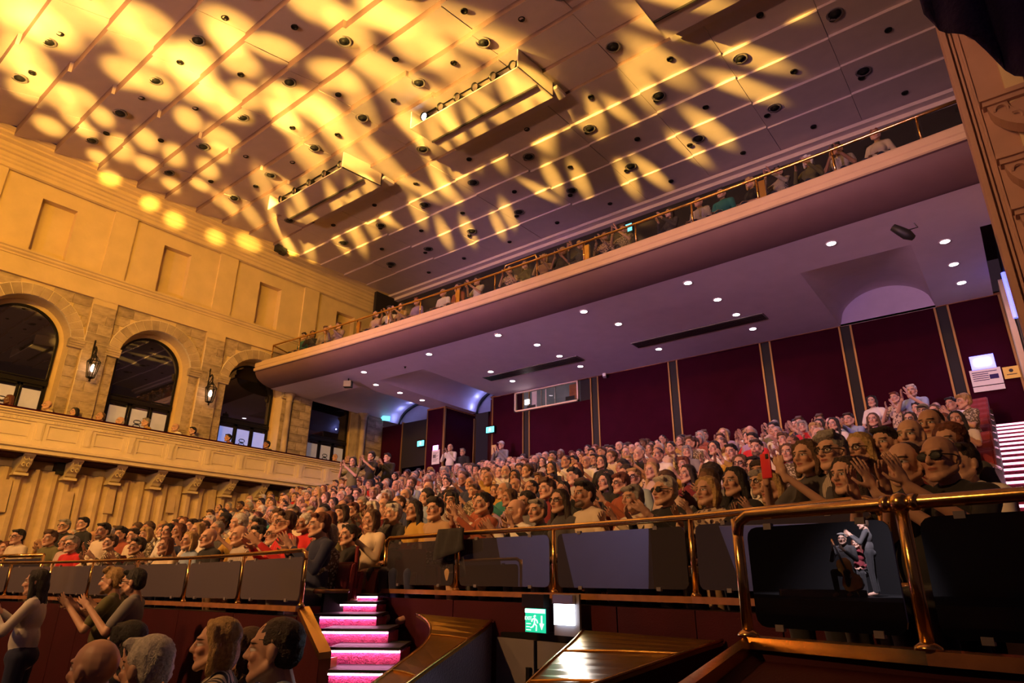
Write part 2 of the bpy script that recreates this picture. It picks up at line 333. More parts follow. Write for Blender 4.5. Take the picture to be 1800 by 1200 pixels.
# ---- stonework of each arch, stone by stone
vmesh = {}
def stone_mat(): return M['stone'] if R.random() < 0.7 else M['stone2']
UNIT = [MB().box((-0.5,-0.5,-0.5), (0.5,0.5,0.5)).mesh('stone_block', m) for m in (M['stone'], M['stone2'])]
for me in UNIT:
    bm = bmesh.new(); bm.from_mesh(me); bmesh.ops.bevel(bm, geom=list(bm.edges), offset=0.03, segments=1, affect='EDGES'); bm.to_mesh(me); bm.free()
def stone_block(parent, y0, y1, z0, z1, x0, x1):
    o = obj('stone_block', UNIT[0] if R.random() < 0.68 else UNIT[1], parent)
    o.location = ((x0+x1)/2, (y0+y1)/2, (z0+z1)/2); o.scale = (x1-x0, y1-y0, z1-z0); return o
NV = 17
vm = []
for m in (M['stone'], M['stone2']):
    per = []
    for i in range(NV):
        a0, a1 = PI*(i+0.05)/NV, PI*(i+0.95)/NV
        poly = [(0, math.cos(a)*r, math.sin(a)*r) for a, r in ((a0,RIN+0.005),(a1,RIN+0.005),(a1,ROUT),(a0,ROUT))]
        per.append(MB().prism(poly, (0.085, 0, 0)).mesh('voussoir', m))
    vm.append(per)
for b, yc in enumerate(BAYS[1:4]):
    sur = MB()
    for s in (-1, 1):
        y0 = yc+s*RIN; y1 = yc+s*1.40; a, c = sorted((y0-s*0.04, y1))
        for (z0, z1, t) in ((5.98,6.04,.06),(6.04,6.10,.10),(6.10,6.17,.14),(6.17,6.21,.17)):
            sur.box((XW-0.08, a-0.02, z0), (XW+t*0.6, c, z1))
    sur = structure(sur.build('arch_impost', M['stone'])); sur.name = 'trim_%d' % (3+b)
    bed = MB()
    for i in range(24):
        a0, a1 = PI*i/24, PI*(i+1)/24
        pts = [(XW-0.075, yc+math.cos(a)*r, SPR+math.sin(a)*r) for a, r in ((a0,RIN),(a1,RIN),(a1,ROUT+0.02),(a0,ROUT+0.02))]
        bed.prism(pts, (0.078, 0, 0))
    bed.build('mortar_bed', M['mortar'], sur)
    for i in range(NV):
        o = obj('voussoir', vm[0 if R.random() < 0.7 else 1][i], sur, loc=(XW-0.07+R.uniform(0,0.012), yc, SPR))
    z = 3.95
    while z < 7.5:                                      # courses outside the ring
        h = 0.30; z1 = min(z+h, 7.54); zm = (z+z1)/2
        off = R.choice((0.28, 0.40, 0.5))
        if zm < SPR: spans = [(-1.36, -RIN-0.0), (RIN+0.0, 1.36)] if not (5.95 < zm < 6.25) else []
        else:
            dz = zm-SPR; hw = math.sqrt(max(0, (ROUT+0.02)**2-dz*dz)); spans = [(-1.36,-hw),(hw,1.36)] if hw < 1.33 and hw > 0.1 else ([(-1.36,1.36)] if hw <= 0.1 else [])
        for (a, c) in spans:
            w = c-a
            if w < 0.05: continue
            n = max(1, round(w/0.44)); cut = [a+w*i/n for i in range(n+1)]
            for i in range(n): stone_block(sur, yc+cut[i]+0.006, yc+cut[i+1]-0.006, z+0.006, z1-0.006, XW-0.10, XW-0.066+R.uniform(0,0.012))
        z += h
PIL = [(2.93, 9), (6.31, 7), (9.69, 5), (13.07, 5)]
for k, (yc, _) in enumerate(PIL):
    pb = MB().box((XW-0.02, yc-0.315, 3.9), (XW+0.027, yc+0.315, 7.15)); pil = structure(pb.build('trim_%d' % (6+k), M['mortar']))
    z = 3.95; i = 0
    while z < 7.1:
        h = 0.285; c = (0.0, 0.62) if i % 3 == 2 else ((0.0, 0.25, 0.62) if i % 2 else (0.0, 0.40, 0.62))
        for a, e in zip(c[:-1], c[1:]): stone_block(pil, yc-0.31+a+0.006, yc-0.31+e-0.006, z+0.005, z+h-0.005, XW, XW+0.03+R.uniform(0,0.015))
        z += h; i += 1
# stone pier and engaged shafts toward the corner
def round_shaft(parent, y, z0, z1, x):
    MB().lathe([(0.13,z0),(0.16,z0+.05),(0.13,z0+.12),(0.105,z0+.16),(0.10,z1-.35),(0.105,z1-.28),(0.14,z1-.26),(0.11,z1-.22),(0.13,z1-.12),(0.20,z1-.04),(0.20,z1)], (x, y, 0), 16).build('column_shaft', M['stone'], parent, smooth=True)
pc = structure(MB().box((XW-0.4, 12.75, 3.0), (XW+0.06, 13.58, 6.16)).build('trim_10', M['stone2']))
round_shaft(pc, 12.62, 3.9, 6.15, XW+0.10)
z = 3.95; i = 0
while z < 6.1:
    for a, e in ((12.78, 13.1), (13.1, 13.56)) if i % 2 else ((12.78, 13.3), (13.3, 13.56)): stone_block(pc, a+.006, e-.006, z+.006, min(z+.28, 6.15)-.006, XW+0.04, XW+0.085+R.uniform(0,.015))
    z += 0.28; i += 1
pc2 = structure(MB().box((XW-0.4, 15.75, 2.5), (XW+0.06, 17.0, 6.12)).build('trim_11', M['stone2']))
round_shaft(pc2, 15.95, 3.9, 6.1, XW+0.14)
z = 3.7; i = 0
while z < 6.05:
    for a, e in ((16.2, 16.6), (16.6, 16.98)) if i % 2 else ((16.2, 16.98),): stone_block(pc2, a+.006, e-.006, z+.006, min(z+.28, 6.1)-.006, XW+0.04, XW+0.085)
    z += 0.28; i += 1
# ---- windows with their glazed doors
def arch_window(k, yc, rect_top=None, blue=False):
    x = XW-0.55; r = 0.93
    fr = MB()
    if rect_top is None:
        n = 24; outl = [(math.cos(PI*i/n)*r, SPR+math.sin(PI*i/n)*r) for i in range(n+1)]
    else: outl = [(r, rect_top), (-r, rect_top)]
    outer = [(r, 2.95)] + outl + [(-r, 2.95)]
    inner = [(y*0.94, 2.95 if z < 3 else SPR+(z-SPR)*0.94 if rect_top is None and z > SPR else z-(0.06 if z > 5 else 0)) for y, z in outer]
    m = len(outer)
    for i in range(m-1):
        q = [(x, yc+outer[i][0], outer[i][1]), (x, yc+outer[i+1][0], outer[i+1][1]), (x, yc+inner[i+1][0], inner[i+1][1]), (x, yc+inner[i][0], inner[i][1])]
        fr.prism(q, (0.07, 0, 0))
    win = structure(fr.build('window_%d' % k, M['blackm']))
    MB().prism([(x+0.02, yc+y, z) for y, z in outer], (0.012, 0, 0)).build('glass_pane', M['window'], win)
    bars = MB().box((x, yc-r, 4.86), (x+0.10, yc+r, 4.98)).box((x, yc-r, 5.02), (x+0.07, yc+r, 5.05))
    bars.build('transom', M['blackm'], win)
    for i, (a, b) in enumerate(((-0.88,-0.30), (-0.26,0.30), (0.34,0.88))):
        leaf = MB()
        for (c, d, e, f) in ((a,a+.05,2.95,4.86),(b-.05,b,2.95,4.86),(a,b,2.95,3.15),(a,b,4.79,4.86)): leaf.box((x+0.02, yc+c, e), (x+0.07, yc+d, f))
        dl = leaf.build('door_leaf', M['blackm'], win)
        MB().box((x+0.035, yc+a+.05, 3.15), (x+0.05, yc+b-.05, 4.72)).build('frosted_pane', M['frostb'] if blue else M['frost'], dl)
        if i == 1:
            em = MB()
            for q in range(3):
                cz = 4.22+0.13*(q-1); cy = yc+0.02
                for s in (-1, 1):
                    em.tube([(x+0.056, cy+s*(0.02+0.08*math.cos(t)), cz+0.055*math.sin(t)) for t in np.linspace(-2.4, 2.2, 9)], 0.012, 5)
            em.build('door_emblem', M['black'], dl)
    return win
arch_window(1, BAYS[1]); arch_window(2, BAYS[2]); arch_window(3, BAYS[3], blue=True); arch_window(4, BAYS[4], blue=False)
# ---- gallery with balustrade along the left wall
XB = -19.1
gal = MB().box((XW, 0.5, 2.93), (XB-0.05, 17.2, 3.06)); gal.box((XB-0.2, 0.5, 3.0), (XB-0.06, 17.2, 3.80))
gal = structure(gal.build('wall_gallery', M['cream']))
DIV = [2.0+1.085*i for i in range(15)]
ysb = []; 
for d in DIV:
    ysb += [d-0.10, d-0.06, d+0.06, d+0.10, d+0.20, d+0.885]
ysb = sorted(ysb); zb = [3.12, 3.18, 3.24, 3.50, 3.56, 3.62, 3.70]
def bdep(y, z):
    u = (y-2.0+0.1) % 1.085 - 0.1
    if z > 3.62: return 0.03
    if abs(u) < 0.10: return 0.02 if abs(u) > 0.06 or z < 3.18 or z > 3.56 else 0.035
    if 0.20 < u < 0.885 and 3.18 < z < 3.56: return -0.015 if 3.24 < z < 3.50 else -0.035
    return 0.0
MB().cells(ysb, zb, bdep, XB).build('baluster_panel', M['cream'], gal)
fl = MB()
for d in DIV:
    for i in range(9):
        y = d+0.28+0.066*i; fl.box((XB+0.02, y-0.012, 3.63), (XB+0.045, y+0.012, 3.70))
fl.build('fluting', M['cream'], gal)['kind'] = 'stuff'
ymould('trim_12', [(0,3.70),(.06,3.71),(.06,3.74),(.12,3.77),(.12,3.80),(.17,3.82),(.17,3.85),(-.2,3.85)], 0.5, 17.2, M['cream'], XB)
ymould('trim_13', [(-.3,2.86),(.06,2.86),(.06,2.94),(.12,2.97),(.12,3.02),(.05,3.05),(.05,3.12),(-.02,3.13)], 0.5, 17.2, M['cream'], XB)
structure(MB().box((XB-0.22, 0.5, 3.85), (XB+0.10, 17.2, 3.91)).build('trim_14', M['maroon']))
# corbels under the gallery
cp = [(0.0,2.90),(0.78,2.90),(0.80,2.82),(0.70,2.76),(0.66,2.68),(0.60,2.60),(0.48,2.52),(0.44,2.46),(0.30,2.42),(0.0,2.40)]
cm = MB()
for y in (-0.11, 0.11): pass
cm.prism([(x,-0.12,z) for x, z in cp], (0, 0.24, 0)); cm.box((0,-0.16,2.36),(0.46,0.16,2.42)); cm.box((0,-0.16,2.87),(0.84,0.16,2.93))
corb_me = cm.mesh('gallery_corbel', M['cream'])
sm = MB()
for cz, rr, cx in ((2.76,0.06,0.735),(2.60,0.045,0.63)):
    for s in (-1, 1): sm.tube([(cx+0.015*abs(math.sin(t)), s*0.05+rr*0.7*math.cos(t), cz+rr*math.sin(t)) for t in np.linspace(0, 2*PI*0.9, 12)], 0.012, 5)
scroll_me = sm.mesh('carved_scroll', M['cream'], True)
for i in range(12):
    c = structure(obj('gallery_corbel', corb_me, loc=(XW, 3.07+1.085*i, 0))); obj('carved_scroll', scroll_me, c)
    c.name = 'trim_%d' % (15+i)
MB().box((XW-0.05, 0.5, 2.3), (XW, 17.2, 2.95)).build('under_gallery_wall', M['plaster'], gal)
# pale fluted wall below the gallery
ysw = [0.5]; y = 0.5; wv = []
while y < 17.0:
    w = R.choice((0.16, 0.22, 0.30)); wv.append((y, y+w)); y += w
mb = MB(); wave = []
y = 0.5; k = 0; X0 = XW+0.12
while y < 17.0:
    w = 0.30; d = 0.13
    seg = [(0,0),(0.10,d),(0.20,d),(0.30,0)]
    wave += [(X0+o, y+t) for t, o in seg[:-1]]; y += w+0.06*(k % 3); wave.append((X0, y-0.06*(k % 3))) ; k += 1
base = len(mb.v)
for (x, yy) in wave: mb.v += [(x, yy, -1.7), (x, yy, 2.56)]
for i in range(len(wave)-1): mb.f.append((2*i, 2*i+2, 2*i+3, 2*i+1))
for i in range(len(wave)-1):
    a, b = wave[i], wave[i+1]; mb.add([(a[0],a[1],2.56),(b[0],b[1],2.56),(XW,b[1],2.60),(XW,a[1],2.60)], [(0,1,2,3)])
fluted = structure(mb.build('wall_acoustic', M['wavy'], recalc=False))
fluted['label'] = 'pale fluted acoustic wall below the left gallery'
for (y, z0, z1) in ((4.95,1.45,2.25),(6.35,1.35,2.1),(7.35,1.6,2.3),(9.0,1.75,2.3),(10.2,1.9,2.35),(3.9,1.0,2.0)):
    MB().prism([(X0+0.125, y, z0), (X0+0.17, y, z0+0.02), (X0+0.125, y, z1)], (0, 0.22, 0)).build('raised_flute', M['wavy'], fluted)
t = MB().box((XW+0.0, 6.02, 2.5), (XW+0.3, 6.2, 2.84)).build('wall_speaker', M['black']); tag(t, 'small black speaker hung beneath the left gallery between two corbels', 'speaker')

# ---- ceiling: sloping panels stepping down in courses
YB = [-2.2,-1.1,0.0,1.0,2.0,3.05,4.0,5.1,6.2,7.05,8.05,8.95,9.95,10.9,12.0,12.95,14.05,15.2,16.7]
XBK = [2.6, 0.7,-1.35,-3.4,-5.45,-7.5,-9.55,-11.6,-13.65,-15.7,-17.75,-19.52]
ZC = 11.3
def rise(y): return interp(y, [-2, 2, 5, 8, 10, 12, 17], [0.36, 0.32, 0.25, 0.17, 0.11, 0.07, 0.05])
def ceil_z(y):
    for a, b in zip(YB[:-1], YB[1:]):
        if a <= y <= b: return ZC-rise(a)/2 + (rise(a)+rise(b))/2*(y-a)/(b-a)
    return ZC
ceiling = structure(MB().box((-19.6, -2.4, 11.70), (2.8, 17.2, 11.78)).build('ceiling', M['ceilm']))
for k in range(len(YB)-1):
    for i in range(len(XBK)-1):
        x0, x1 = XBK[i+1], XBK[i]
        if x0 > 2: continue
        j0 = 0.035*((i*7+k*3) % 3-1); j1 = 0.035*((i*7+(k+1)*3) % 3-1)
        if k == 0: j0 = 0
        y0, y1 = YB[k]+j0, YB[k+1]+j1
        za, zb_ = ZC-rise(YB[k])/2, ZC+rise(YB[k+1])/2
        dz = 0.006*((i+k) % 2)
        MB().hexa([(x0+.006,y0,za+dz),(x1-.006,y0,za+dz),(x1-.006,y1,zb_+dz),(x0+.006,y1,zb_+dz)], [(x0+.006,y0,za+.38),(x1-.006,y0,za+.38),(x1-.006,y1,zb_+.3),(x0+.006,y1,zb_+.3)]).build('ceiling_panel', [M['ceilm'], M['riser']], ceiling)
        if YB[k] < 11.3:  # near courses only: front faces get the painted shade
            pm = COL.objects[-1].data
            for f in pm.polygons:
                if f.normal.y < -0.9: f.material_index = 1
# cornice closing the ceiling to the rear and the wall side
structure(MB().box((-19.7, 16.55, 11.02), (2.6, 16.75, 11.6)).build('trim_30', M['ceilm']))
structure(MB().box((-19.7, 16.35, 11.14), (2.6, 16.56, 11.24)).build('trim_31', M['ceilm']))
# round grilles and small recessed lights
gv = MB().lathe([(0.0,0.02),(0.13,0.02),(0.13,0.0),(0.165,-0.012),(0.175,0.0),(0.175,0.03)], n=20)
gv_me = gv.mesh('ceiling_vent', M['grey'], True)
gi_me = MB().lathe([(0.0,-0.03),(0.05,-0.03),(0.06,0.0),(0.10,-0.02),(0.11,0.01),(0.125,0.012)], n=16).mesh('grille', M['black'], True)
ORD = ['first','second','third','fourth','fifth','sixth','seventh','eighth','ninth','tenth','eleventh','twelfth']
def vent(x, y, r, c):
    z = ceil_z(y)-0.012
    o = thing('ceiling_vent', 'round ceiling grille, %s row from the stage side, %s from the right' % (ORD[r], ORD[c]), 'ceiling vent', (x, y, z), 0, 'round grilles across the ceiling')
    q = obj('rim', gv_me, o); obj('grille', gi_me, q)
VR = {2.42: (-11.1,-13.1,-15.2,-17.05), 4.45: (-8.4,-10.45,-12.5,-14.52,-16.45,-18.25), 6.46: (-7.85,-9.9,-11.98,-14.05,-16.05,-18.05), 8.39: (-5.4,-7.47,-9.52,-11.6,-13.65,-15.78,-17.8),
      10.28: (-1.1,-3.2,-5.24,-9.25,-11.29,-17.6), 12.36: (-1.08,-3.1,-5.13,-7.14,-9.15,-11.24,-13.3,-15.4,-17.4), 14.53: (-0.95,-3.0,-5.02,-7.07,-9.1,-11.15,-13.2,-15.3,-17.3)}
for r_, (y, xs) in enumerate(VR.items()):
    for c_, x in enumerate(xs): vent(x, y, r_, c_)
sd_me = MB().lathe([(0.0,0.0),(0.05,0.0),(0.055,-0.02),(0.075,-0.02),(0.08,0.01)], n=12).mesh('ceiling_spot', M['blackm'], True)
for iy, y in enumerate((2.5, 4.55, 5.6, 7.5, 8.45, 10.35, 11.4, 12.45, 13.5, 14.7, 15.9)):
    for ix in range(9):
        x = -0.1-2.06*ix-(1.0 if iy % 2 else 0.15)+R.uniform(-0.1, 0.1)
        if 8.8 < y < 10.9: continue
        o = obj('ceiling_spot', sd_me, loc=(x, y+R.uniform(-.05,.05), ceil_z(y)-0.004)); tag(o, 'tiny dark recessed ceiling spotlight, %s row from the stage side, %s from the right' % (ORD[iy], ORD[ix]), 'ceiling light', 'tiny recessed spots across the ceiling')
# two hanging lighting boxes, and the edge of a third
def par_can(loc, to, lit=False):
    o = thing('stage_light', '', 'stage light', loc)
    o.rotation_euler = (Vector(to)-Vector(loc)).to_track_quat('-Z', 'Y').to_euler()
    hs = MB().lathe([(0.04,0.16),(0.07,0.14),(0.09,0.05),(0.10,-0.10),(0.11,-0.13),(0.105,-0.13),(0.095,-0.08),(0.0,-0.06)], n=14).build('lamp_housing', M['blackm'], o, True)
    MB().lathe([(0.0,-0.085),(0.09,-0.09),(0.09,-0.095),(0.0,-0.10)], n=14).build('lens', M['lwhite'] if lit else M['steel'], hs)
    MB().tube([(-0.13,0,0.0),(-0.13,0,0.16),(0.13,0,0.16),(0.13,0,0.0)], 0.012, 6).build('yoke', M['steel'], o)
    return o
def light_box(x0, x1, y0, y1, zf, zr, label, n, lit, names):
    z0 = ceil_z((y0+y1)/2)+0.02; t = 0.03
    b = MB().hexa([(x0,y0,zf),(x1,y0,zf),(x1,y1,zr),(x0,y1,zr)], [(x0,y0,zf+t),(x1,y0,zf+t),(x1,y1,zr+t),(x0,y1,zr+t)])
    for x in (x0, x1-t): b.hexa([(x,y0,zf),(x+t,y0,zf),(x+t,y1,zr),(x,y1,zr)], [(x,y0,z0),(x+t,y0,z0),(x+t,y1,z0),(x,y1,z0)])
    b.box((x0, y1-t, zr), (x1, y1, z0))
    o = structure(b.build('ceiling_box', M['ceilm']), label); o.name = 'trim_light_box'
    MB().box((x0+t, y0+0.75, zf+t), (x1-t, y0+0.78, z0)).build('box_back', M['dark'], o)
    MB().box((x0+t, y0, z0-0.03), (x1-t, y0+0.7, z0-0.01)).build('box_top', M['dark'], o)
    MB().tube([(x0+t, y0+0.3, z0-0.06), (x1-t, y0+0.3, z0-0.06)], 0.025, 8).build('hanging_bar', M['blackm'], o)
    for i in range(n):
        x = x0+(x1-x0)*(i+0.5)/n
        c = par_can((x, y0+0.28, z0-0.24), (x+0.3*(R.random()-.5), y0-1.0, z0-0.62), i in lit); c['label'] = names % ('first','second','third','fourth','fifth','sixth','seventh')[i]; c['group'] = 'lamps in the ceiling boxes'
    return o
light_box(-16.75,-13.1, 9.0, 10.4, 10.72, 10.86, 'long white lighting box hung from the ceiling on the left', 5, (), 'black stage lamp, %s from the left in the left ceiling box')
light_box(-10.4,-6.95, 9.0, 10.4, 10.72, 10.86, 'long white lighting box hung from the ceiling near its centre', 6, (0,), 'black stage lamp, %s from the left in the central ceiling box')
light_box(-4.05,-0.6, 9.0, 10.4, 10.72, 10.86, 'white lighting box cut by the top edge of the picture', 2, (), 'black stage lamp, %s from the left in the right ceiling box')
for x0, x1 in ((-16.75,-13.1), (-10.4,-6.95), (-4.05,-0.6)):
    MB().box((x0, 10.42, 11.10), (x1+0.1, 10.80, 11.19)).build('box_rear_strip', M['soffit'], ceiling)  # mauve strip across the ceiling behind each lighting box
for dx, nm in ((0, 'left'), (0.32, 'right')):
    p = onx(487, 437, -19.5)+Vector((0, dx*0.6, -dx*0.12))
    o = thing('cornice_floodlight', 'black box floodlight on the cornice, the %s one of the pair' % nm, 'floodlight', p)
    MB().box((-0.02,-0.10,-0.13), (0.2,0.10,0.09)).build('housing', M['black'], o); MB().tube([(-0.08,0,0.0),(-0.02,0,0.0)], 0.02, 6).build('bracket', M['blackm'], o)

# ---- balcony
def yfront(x): return 11.75-0.36*((x+9.9)/10.0)**2
def bal_path(n=40, x0=-19.95, x1=1.4):
    out = []
    for i in range(n+1):
        x = x0+(x1-x0)*i/n; d = 0.72*(x+9.9)/100.0; L = math.hypot(1, d); out.append(((x, yfront(x)), (-d/L*-1, 1/L)))
    return out
FPROF = [(0.30,7.10),(0.05,7.10),(0.0,7.08),(0.0,7.03),(-0.05,7.01),(-0.05,6.99),(-0.14,6.95),(-0.22,6.93),(-0.24,6.91),(-0.24,6.79),(-0.22,6.77),(-0.22,6.75),(-0.27,6.73),(-0.27,6.65),(-0.24,6.63)]
CPROF = [(-0.24,6.63),(-0.19,6.62),(-0.17,6.55),(-0.10,6.44),(0.02,6.35),(0.20,6.27),(0.40,6.225),(0.6,6.21)]
bp = bal_path()
fas = MB().sweep(FPROF, bp)
fas.add([(bp[0][0][0]+bp[0][1][0]*o, bp[0][0][1]+bp[0][1][1]*o, z) for o, z in FPROF]+[(bp[0][0][0], bp[0][0][1]+0.6, 6.63), (bp[0][0][0], bp[0][0][1]+0.6, 7.10)], [tuple(range(len(FPROF)+2))])
fas_me = fas.mesh('wall_balcony_front', mat('fascia_plaster', (0.54, 0.39, 0.22), 0.7, bump=0.08, bscale=15, var=0.06)); smooth_by_angle(fas_me, 35)
fascia = structure(obj('wall_balcony_front', fas_me), 'curved plaster front of the balcony')
cv = MB().sweep(CPROF, bp).mesh('cove', M['cove']); smooth_by_angle(cv, 35); obj('cove', cv, fascia)
# soffit with its three vaulted bays
def sz(y): return interp(y, [11.5, 13.45, 13.46, 17.2], [6.215, 6.14, 6.14, 6.06])
VA = [(-19.98,-17.05,13.45,18.0), (-16.05,-13.97,13.35,18.4), (-2.8,-0.75,13.42,16.98)]
sof = MB()
xb = sorted({-20.0, 1.6, 0.35} | {v for a in VA for v in a[:2]}); yb = [12.0, 13.34, 13.36, 13.43, 13.46, 15.0, 17.0, 18.4]
pts_y = {}
def yb_at(x, y): return y if y > 12.01 else yfront(x)+0.5
xb2 = []
for a, b in zip(xb[:-1], xb[1:]):
    n = max(1, int((b-a)/1.5)); xb2 += [a+(b-a)*i/n for i in range(n)]
xb2.append(xb[-1])
for a, b in zip(xb2[:-1], xb2[1:]):
    for c, d in zip(yb[:-1], yb[1:]):
        xm, ym = (a+b)/2, (c+d)/2
        if any(v[0] < xm < v[1] and ym > v[2] for v in VA): continue
        if xm > 0.35 and ym > 13.4: continue
        if ym > 17 and xm > -13.97: continue
        sof.add([(a,yb_at(a,c),sz(c)),(b,yb_at(b,c),sz(c)),(b,yb_at(b,d),sz(d)),(a,yb_at(a,d),sz(d))], [(0,1,2,3)])
soffit = structure(sof.build('ceiling_soffit', M['soffit'], recalc=False), 'mauve lit underside of the balcony')
for k, (x0, x1, y0, y1) in enumerate(VA):
    v = MB(); nu, nt_ = 24, 14; h = 0.78
    for j in range(nt_+1):
        tt = j/nt_; y = y0+(y1-y0)*tt
        for i in range(nu+1):
            u = -1+2*i/nu; v.v.append(((x0+x1)/2+u*(x1-x0)/2, y, sz(y)+h*(tt**0.85)*math.sqrt(max(0, 1-u*u))))
    for j in range(nt_):
        for i in range(nu): a = j*(nu+1)+i; v.f.append((a, a+1, a+nu+2, a+nu+1))
    v.build('vault', M['soffit'], soffit, True)
    lu = MB(); top = [((x0+x1)/2+math.cos(PI*i/20)*(x1-x0)/2, y1-0.01, sz(y1)+h*math.sin(PI*i/20)) for i in range(21)]
    lu.add(top+[(x0, y1-0.01, sz(y1)-0.02), (x1, y1-0.01, sz(y1)-0.02)][::1], [tuple(range(21))+(21, 22)])
    if k == 2: lu.build('lunette', M['soffit'], soffit)
    else:
        lu.build('lunette', M['grey'], soffit)
        MB().tube([(p[0], p[1]-0.10, p[2]-0.05) for p in top], 0.05, 8).build('arch_rib', M['blackm'], soffit, True)
        for p in top[3:-2:3]: lamp('cove_lamp', 'POINT', ((x0+x1)/2+(p[0]-(x0+x1)/2)*0.90, p[1]-0.45, p[2]-0.14), (0,0,0), 2.6, (0.28,0.34,1.0), 0.03)
# thickness above the soffit
structure(MB().box((-19.95, 12.3, 6.90), (1.6, 17.0, 6.98)).build('floor_balcony', M['floorm']))
structure(MB().box((-19.4, 16.75, 7.35), (2.2, 16.9, 11.5)).build('wall_balcony_rear', M['dark']))
structure(MB().box((-19.45, 15.6, 6.9), (-19.3, 16.8, 11.1)).build('trim_32', M['dark']))
for (a, b, c, d) in ((-12.95,-9.4,15.0,15.45), (-7.65,-4.1,15.0,15.45)):
    g = MB().box((a, c, sz(c)-0.035), (b, d, sz(d)-0.002)).build('air_grille', M['grey']); g.name = 'soffit_grille'
    tag(g, 'long dark air grille in the balcony soffit, %s of the two' % ('left' if a < -10 else 'right'), 'vent')
    sl = MB()
    for i in range(5): sl.box((a+.03, c+.04+.08*i, sz(c)-0.045), (b-.03, c+.07+.08*i, sz(c)-0.035))
    sl.build('louvre', M['blackm'], g)
# downlights
dl_ring = MB().lathe([(0.075,0.0),(0.105,-0.008),(0.11,0.0),(0.11,0.02),(0.075,0.02)], n=18).mesh('ring', M['white'], True)
dl_glow = MB().lathe([(0.0,-0.003),(0.08,-0.003),(0.08,0.004),(0.0,0.004)], n=16).mesh('lens', M['lampw'])
DL = [(-15.8,12.53),(-12.9,12.53),(-10.3,12.53),(-7.6,12.53),(-4.91,12.53),(-1.97,12.53),(-16.48,13.62),(-9.84,13.68),(-7.28,13.67),(-4.7,13.7),(-0.22,13.67),(-16.5,14.73),(-12.4,14.75),(-9.84,14.79),(-4.66,14.79),(-0.19,14.82),(-16.52,15.83),(-12.42,15.88),(-9.83,15.9),(-7.25,15.89),(-4.64,15.91),(-0.15,15.88)]
DROW = sorted({round(y-.1) for x, y in DL})
for x, y in DL:
    o = thing('downlight', 'small round white downlight under the balcony, %s row from its front, %s from the left' % (ORD[DROW.index(round(y-.1))], ORD[sum(1 for a, b in DL if round(b-.1) == round(y-.1) and a < x)]), 'downlight', (x, y, sz(y)-0.004), 0, 'downlights under the balcony')
    q = obj('ring', dl_ring, o); obj('lens', dl_glow, q)
    lp = lamp('downlight_lamp', 'SPOT', (x, y, sz(y)-0.05), (x, y, 0), 48, (0.92, 0.56, 1.0), 0.06, 110, 0.8)
sp = obj('smoke_detector', MB().lathe([(0.0,-0.05),(0.02,-0.05),(0.025,-0.01),(0.045,0.0)], n=10).mesh('smoke_detector', M['black'], True), loc=(-14.3,12.9,sz(12.9)))
tag(sp, 'tiny dark sensor on the balcony soffit near its left downlights', 'sensor')
b = onz(612, 674, 6.0); o = thing('soffit_speaker', 'black square speaker hung under the left end of the balcony', 'speaker', b, 0.6)
MB().box((-0.13,-0.10,-0.13), (0.13,0.10,0.08)).build('cabinet', M['black'], o); MB().box((-0.12,-0.11,-0.12), (0.12,-0.10,0.07)).build('speaker_grille', M['grey'], o); MB().tube([(0,0,0.08),(0,0,0.2)], 0.02, 6).build('bracket', M['blackm'], o)
b = dp(1588, 409, 9.0); o = thing('hanging_microphone', 'blurred black lamp hanging close in front of the balcony soffit on the right', 'stage light', b, 0.3)
MB().lathe([(0.0,-0.17),(0.05,-0.16),(0.065,-0.05),(0.075,0.05),(0.04,0.15),(0.0,0.16)], n=14, axis='x').build('lamp_body', M['black'], o, True)
o.rotation_euler = (0, 0.75, 0.35); o.name = 'hanging_lamp'
MB().tube([(0.02,0,0.06),(0.10,0,0.17),(0.02,0,0.20)], 0.008, 6).build('bracket', M['blackm'], o); None
# ================================================================== REAR WALL
YR = 17.0
rw = MB().box((-14.26, YR+0.06, 1.5), (1.4, YR+0.25, 6.16))
rear = structure(rw.build('wall_rear', M['dark']), 'maroon fabric rear wall of the auditorium')
STR = [-14.20, -12.70, -10.02, -7.36, -4.70, -2.72, -0.66, 0.46]
for a, b in zip(STR[:-1], STR[1:]):
    x0 = a+(0.03 if a < -14 else 0.13); x1 = b-(0.02 if b > 0.4 else 0.13)
    top = 5.36 if (a == -12.70) else 6.07
    P = obj('fabric_panel', bevel_box((x0+.02, YR, 1.5), (x1-.02, YR+0.06, top), 0.015, M['maroon'], 'fabric_panel', 1), rear)
    for x in (x0, x1): MB().box((x-0.022, YR-0.012, 1.5), (x+0.022, YR+0.02, 6.08)).build('gold_strip', M['dullgold'], rear)
for a in STR[1:-1]: MB().box((a-0.10, YR+0.03, 1.5), (a+0.10, YR+0.06, 6.1)).build('dark_recess', M['dark'], rear)
structure(MB().box((-14.26, YR-0.03, 6.05), (0.5, YR+0.05, 6.10)).build('trim_33', M['woodtop']))
# control booth window
bw = MB()
x0, x1, z0, z1 = -13.15, -10.58, 5.36, 6.04
for (a, c, b, d) in ((x0,z0,x1,z0+.05),(x0,z1-.04,x1,z1),(x0,z0,x0+.06,z1),(x1-.05,z0,x1,z1)): bw.box((a, YR-0.08, c), (b, YR+0.06, d))
booth = structure(bw.build('window_5', M['cream']), 'lit control booth window high in the maroon rear wall')
MB().box((x0+.05, YR-0.02, z0+.05), (x1-.05, YR-0.01, z1-.04)).build('glass_pane', M['clear'], booth)
MB().box((x0, YR+0.02, z0), (x1, YR+0.05, z1)).build('booth_interior', mat('booth_interior', (0.10,0.10,0.115), 0.6, var=0.5, vscale=2.5, emit=(0.5,0.5,0.6), estr=0.10), booth)
for xx in (-12.05, -11.5): MB().box((xx, YR-0.05, z0), (xx+.025, YR-0.01, z1)).build('mullion', M['steel'], booth)
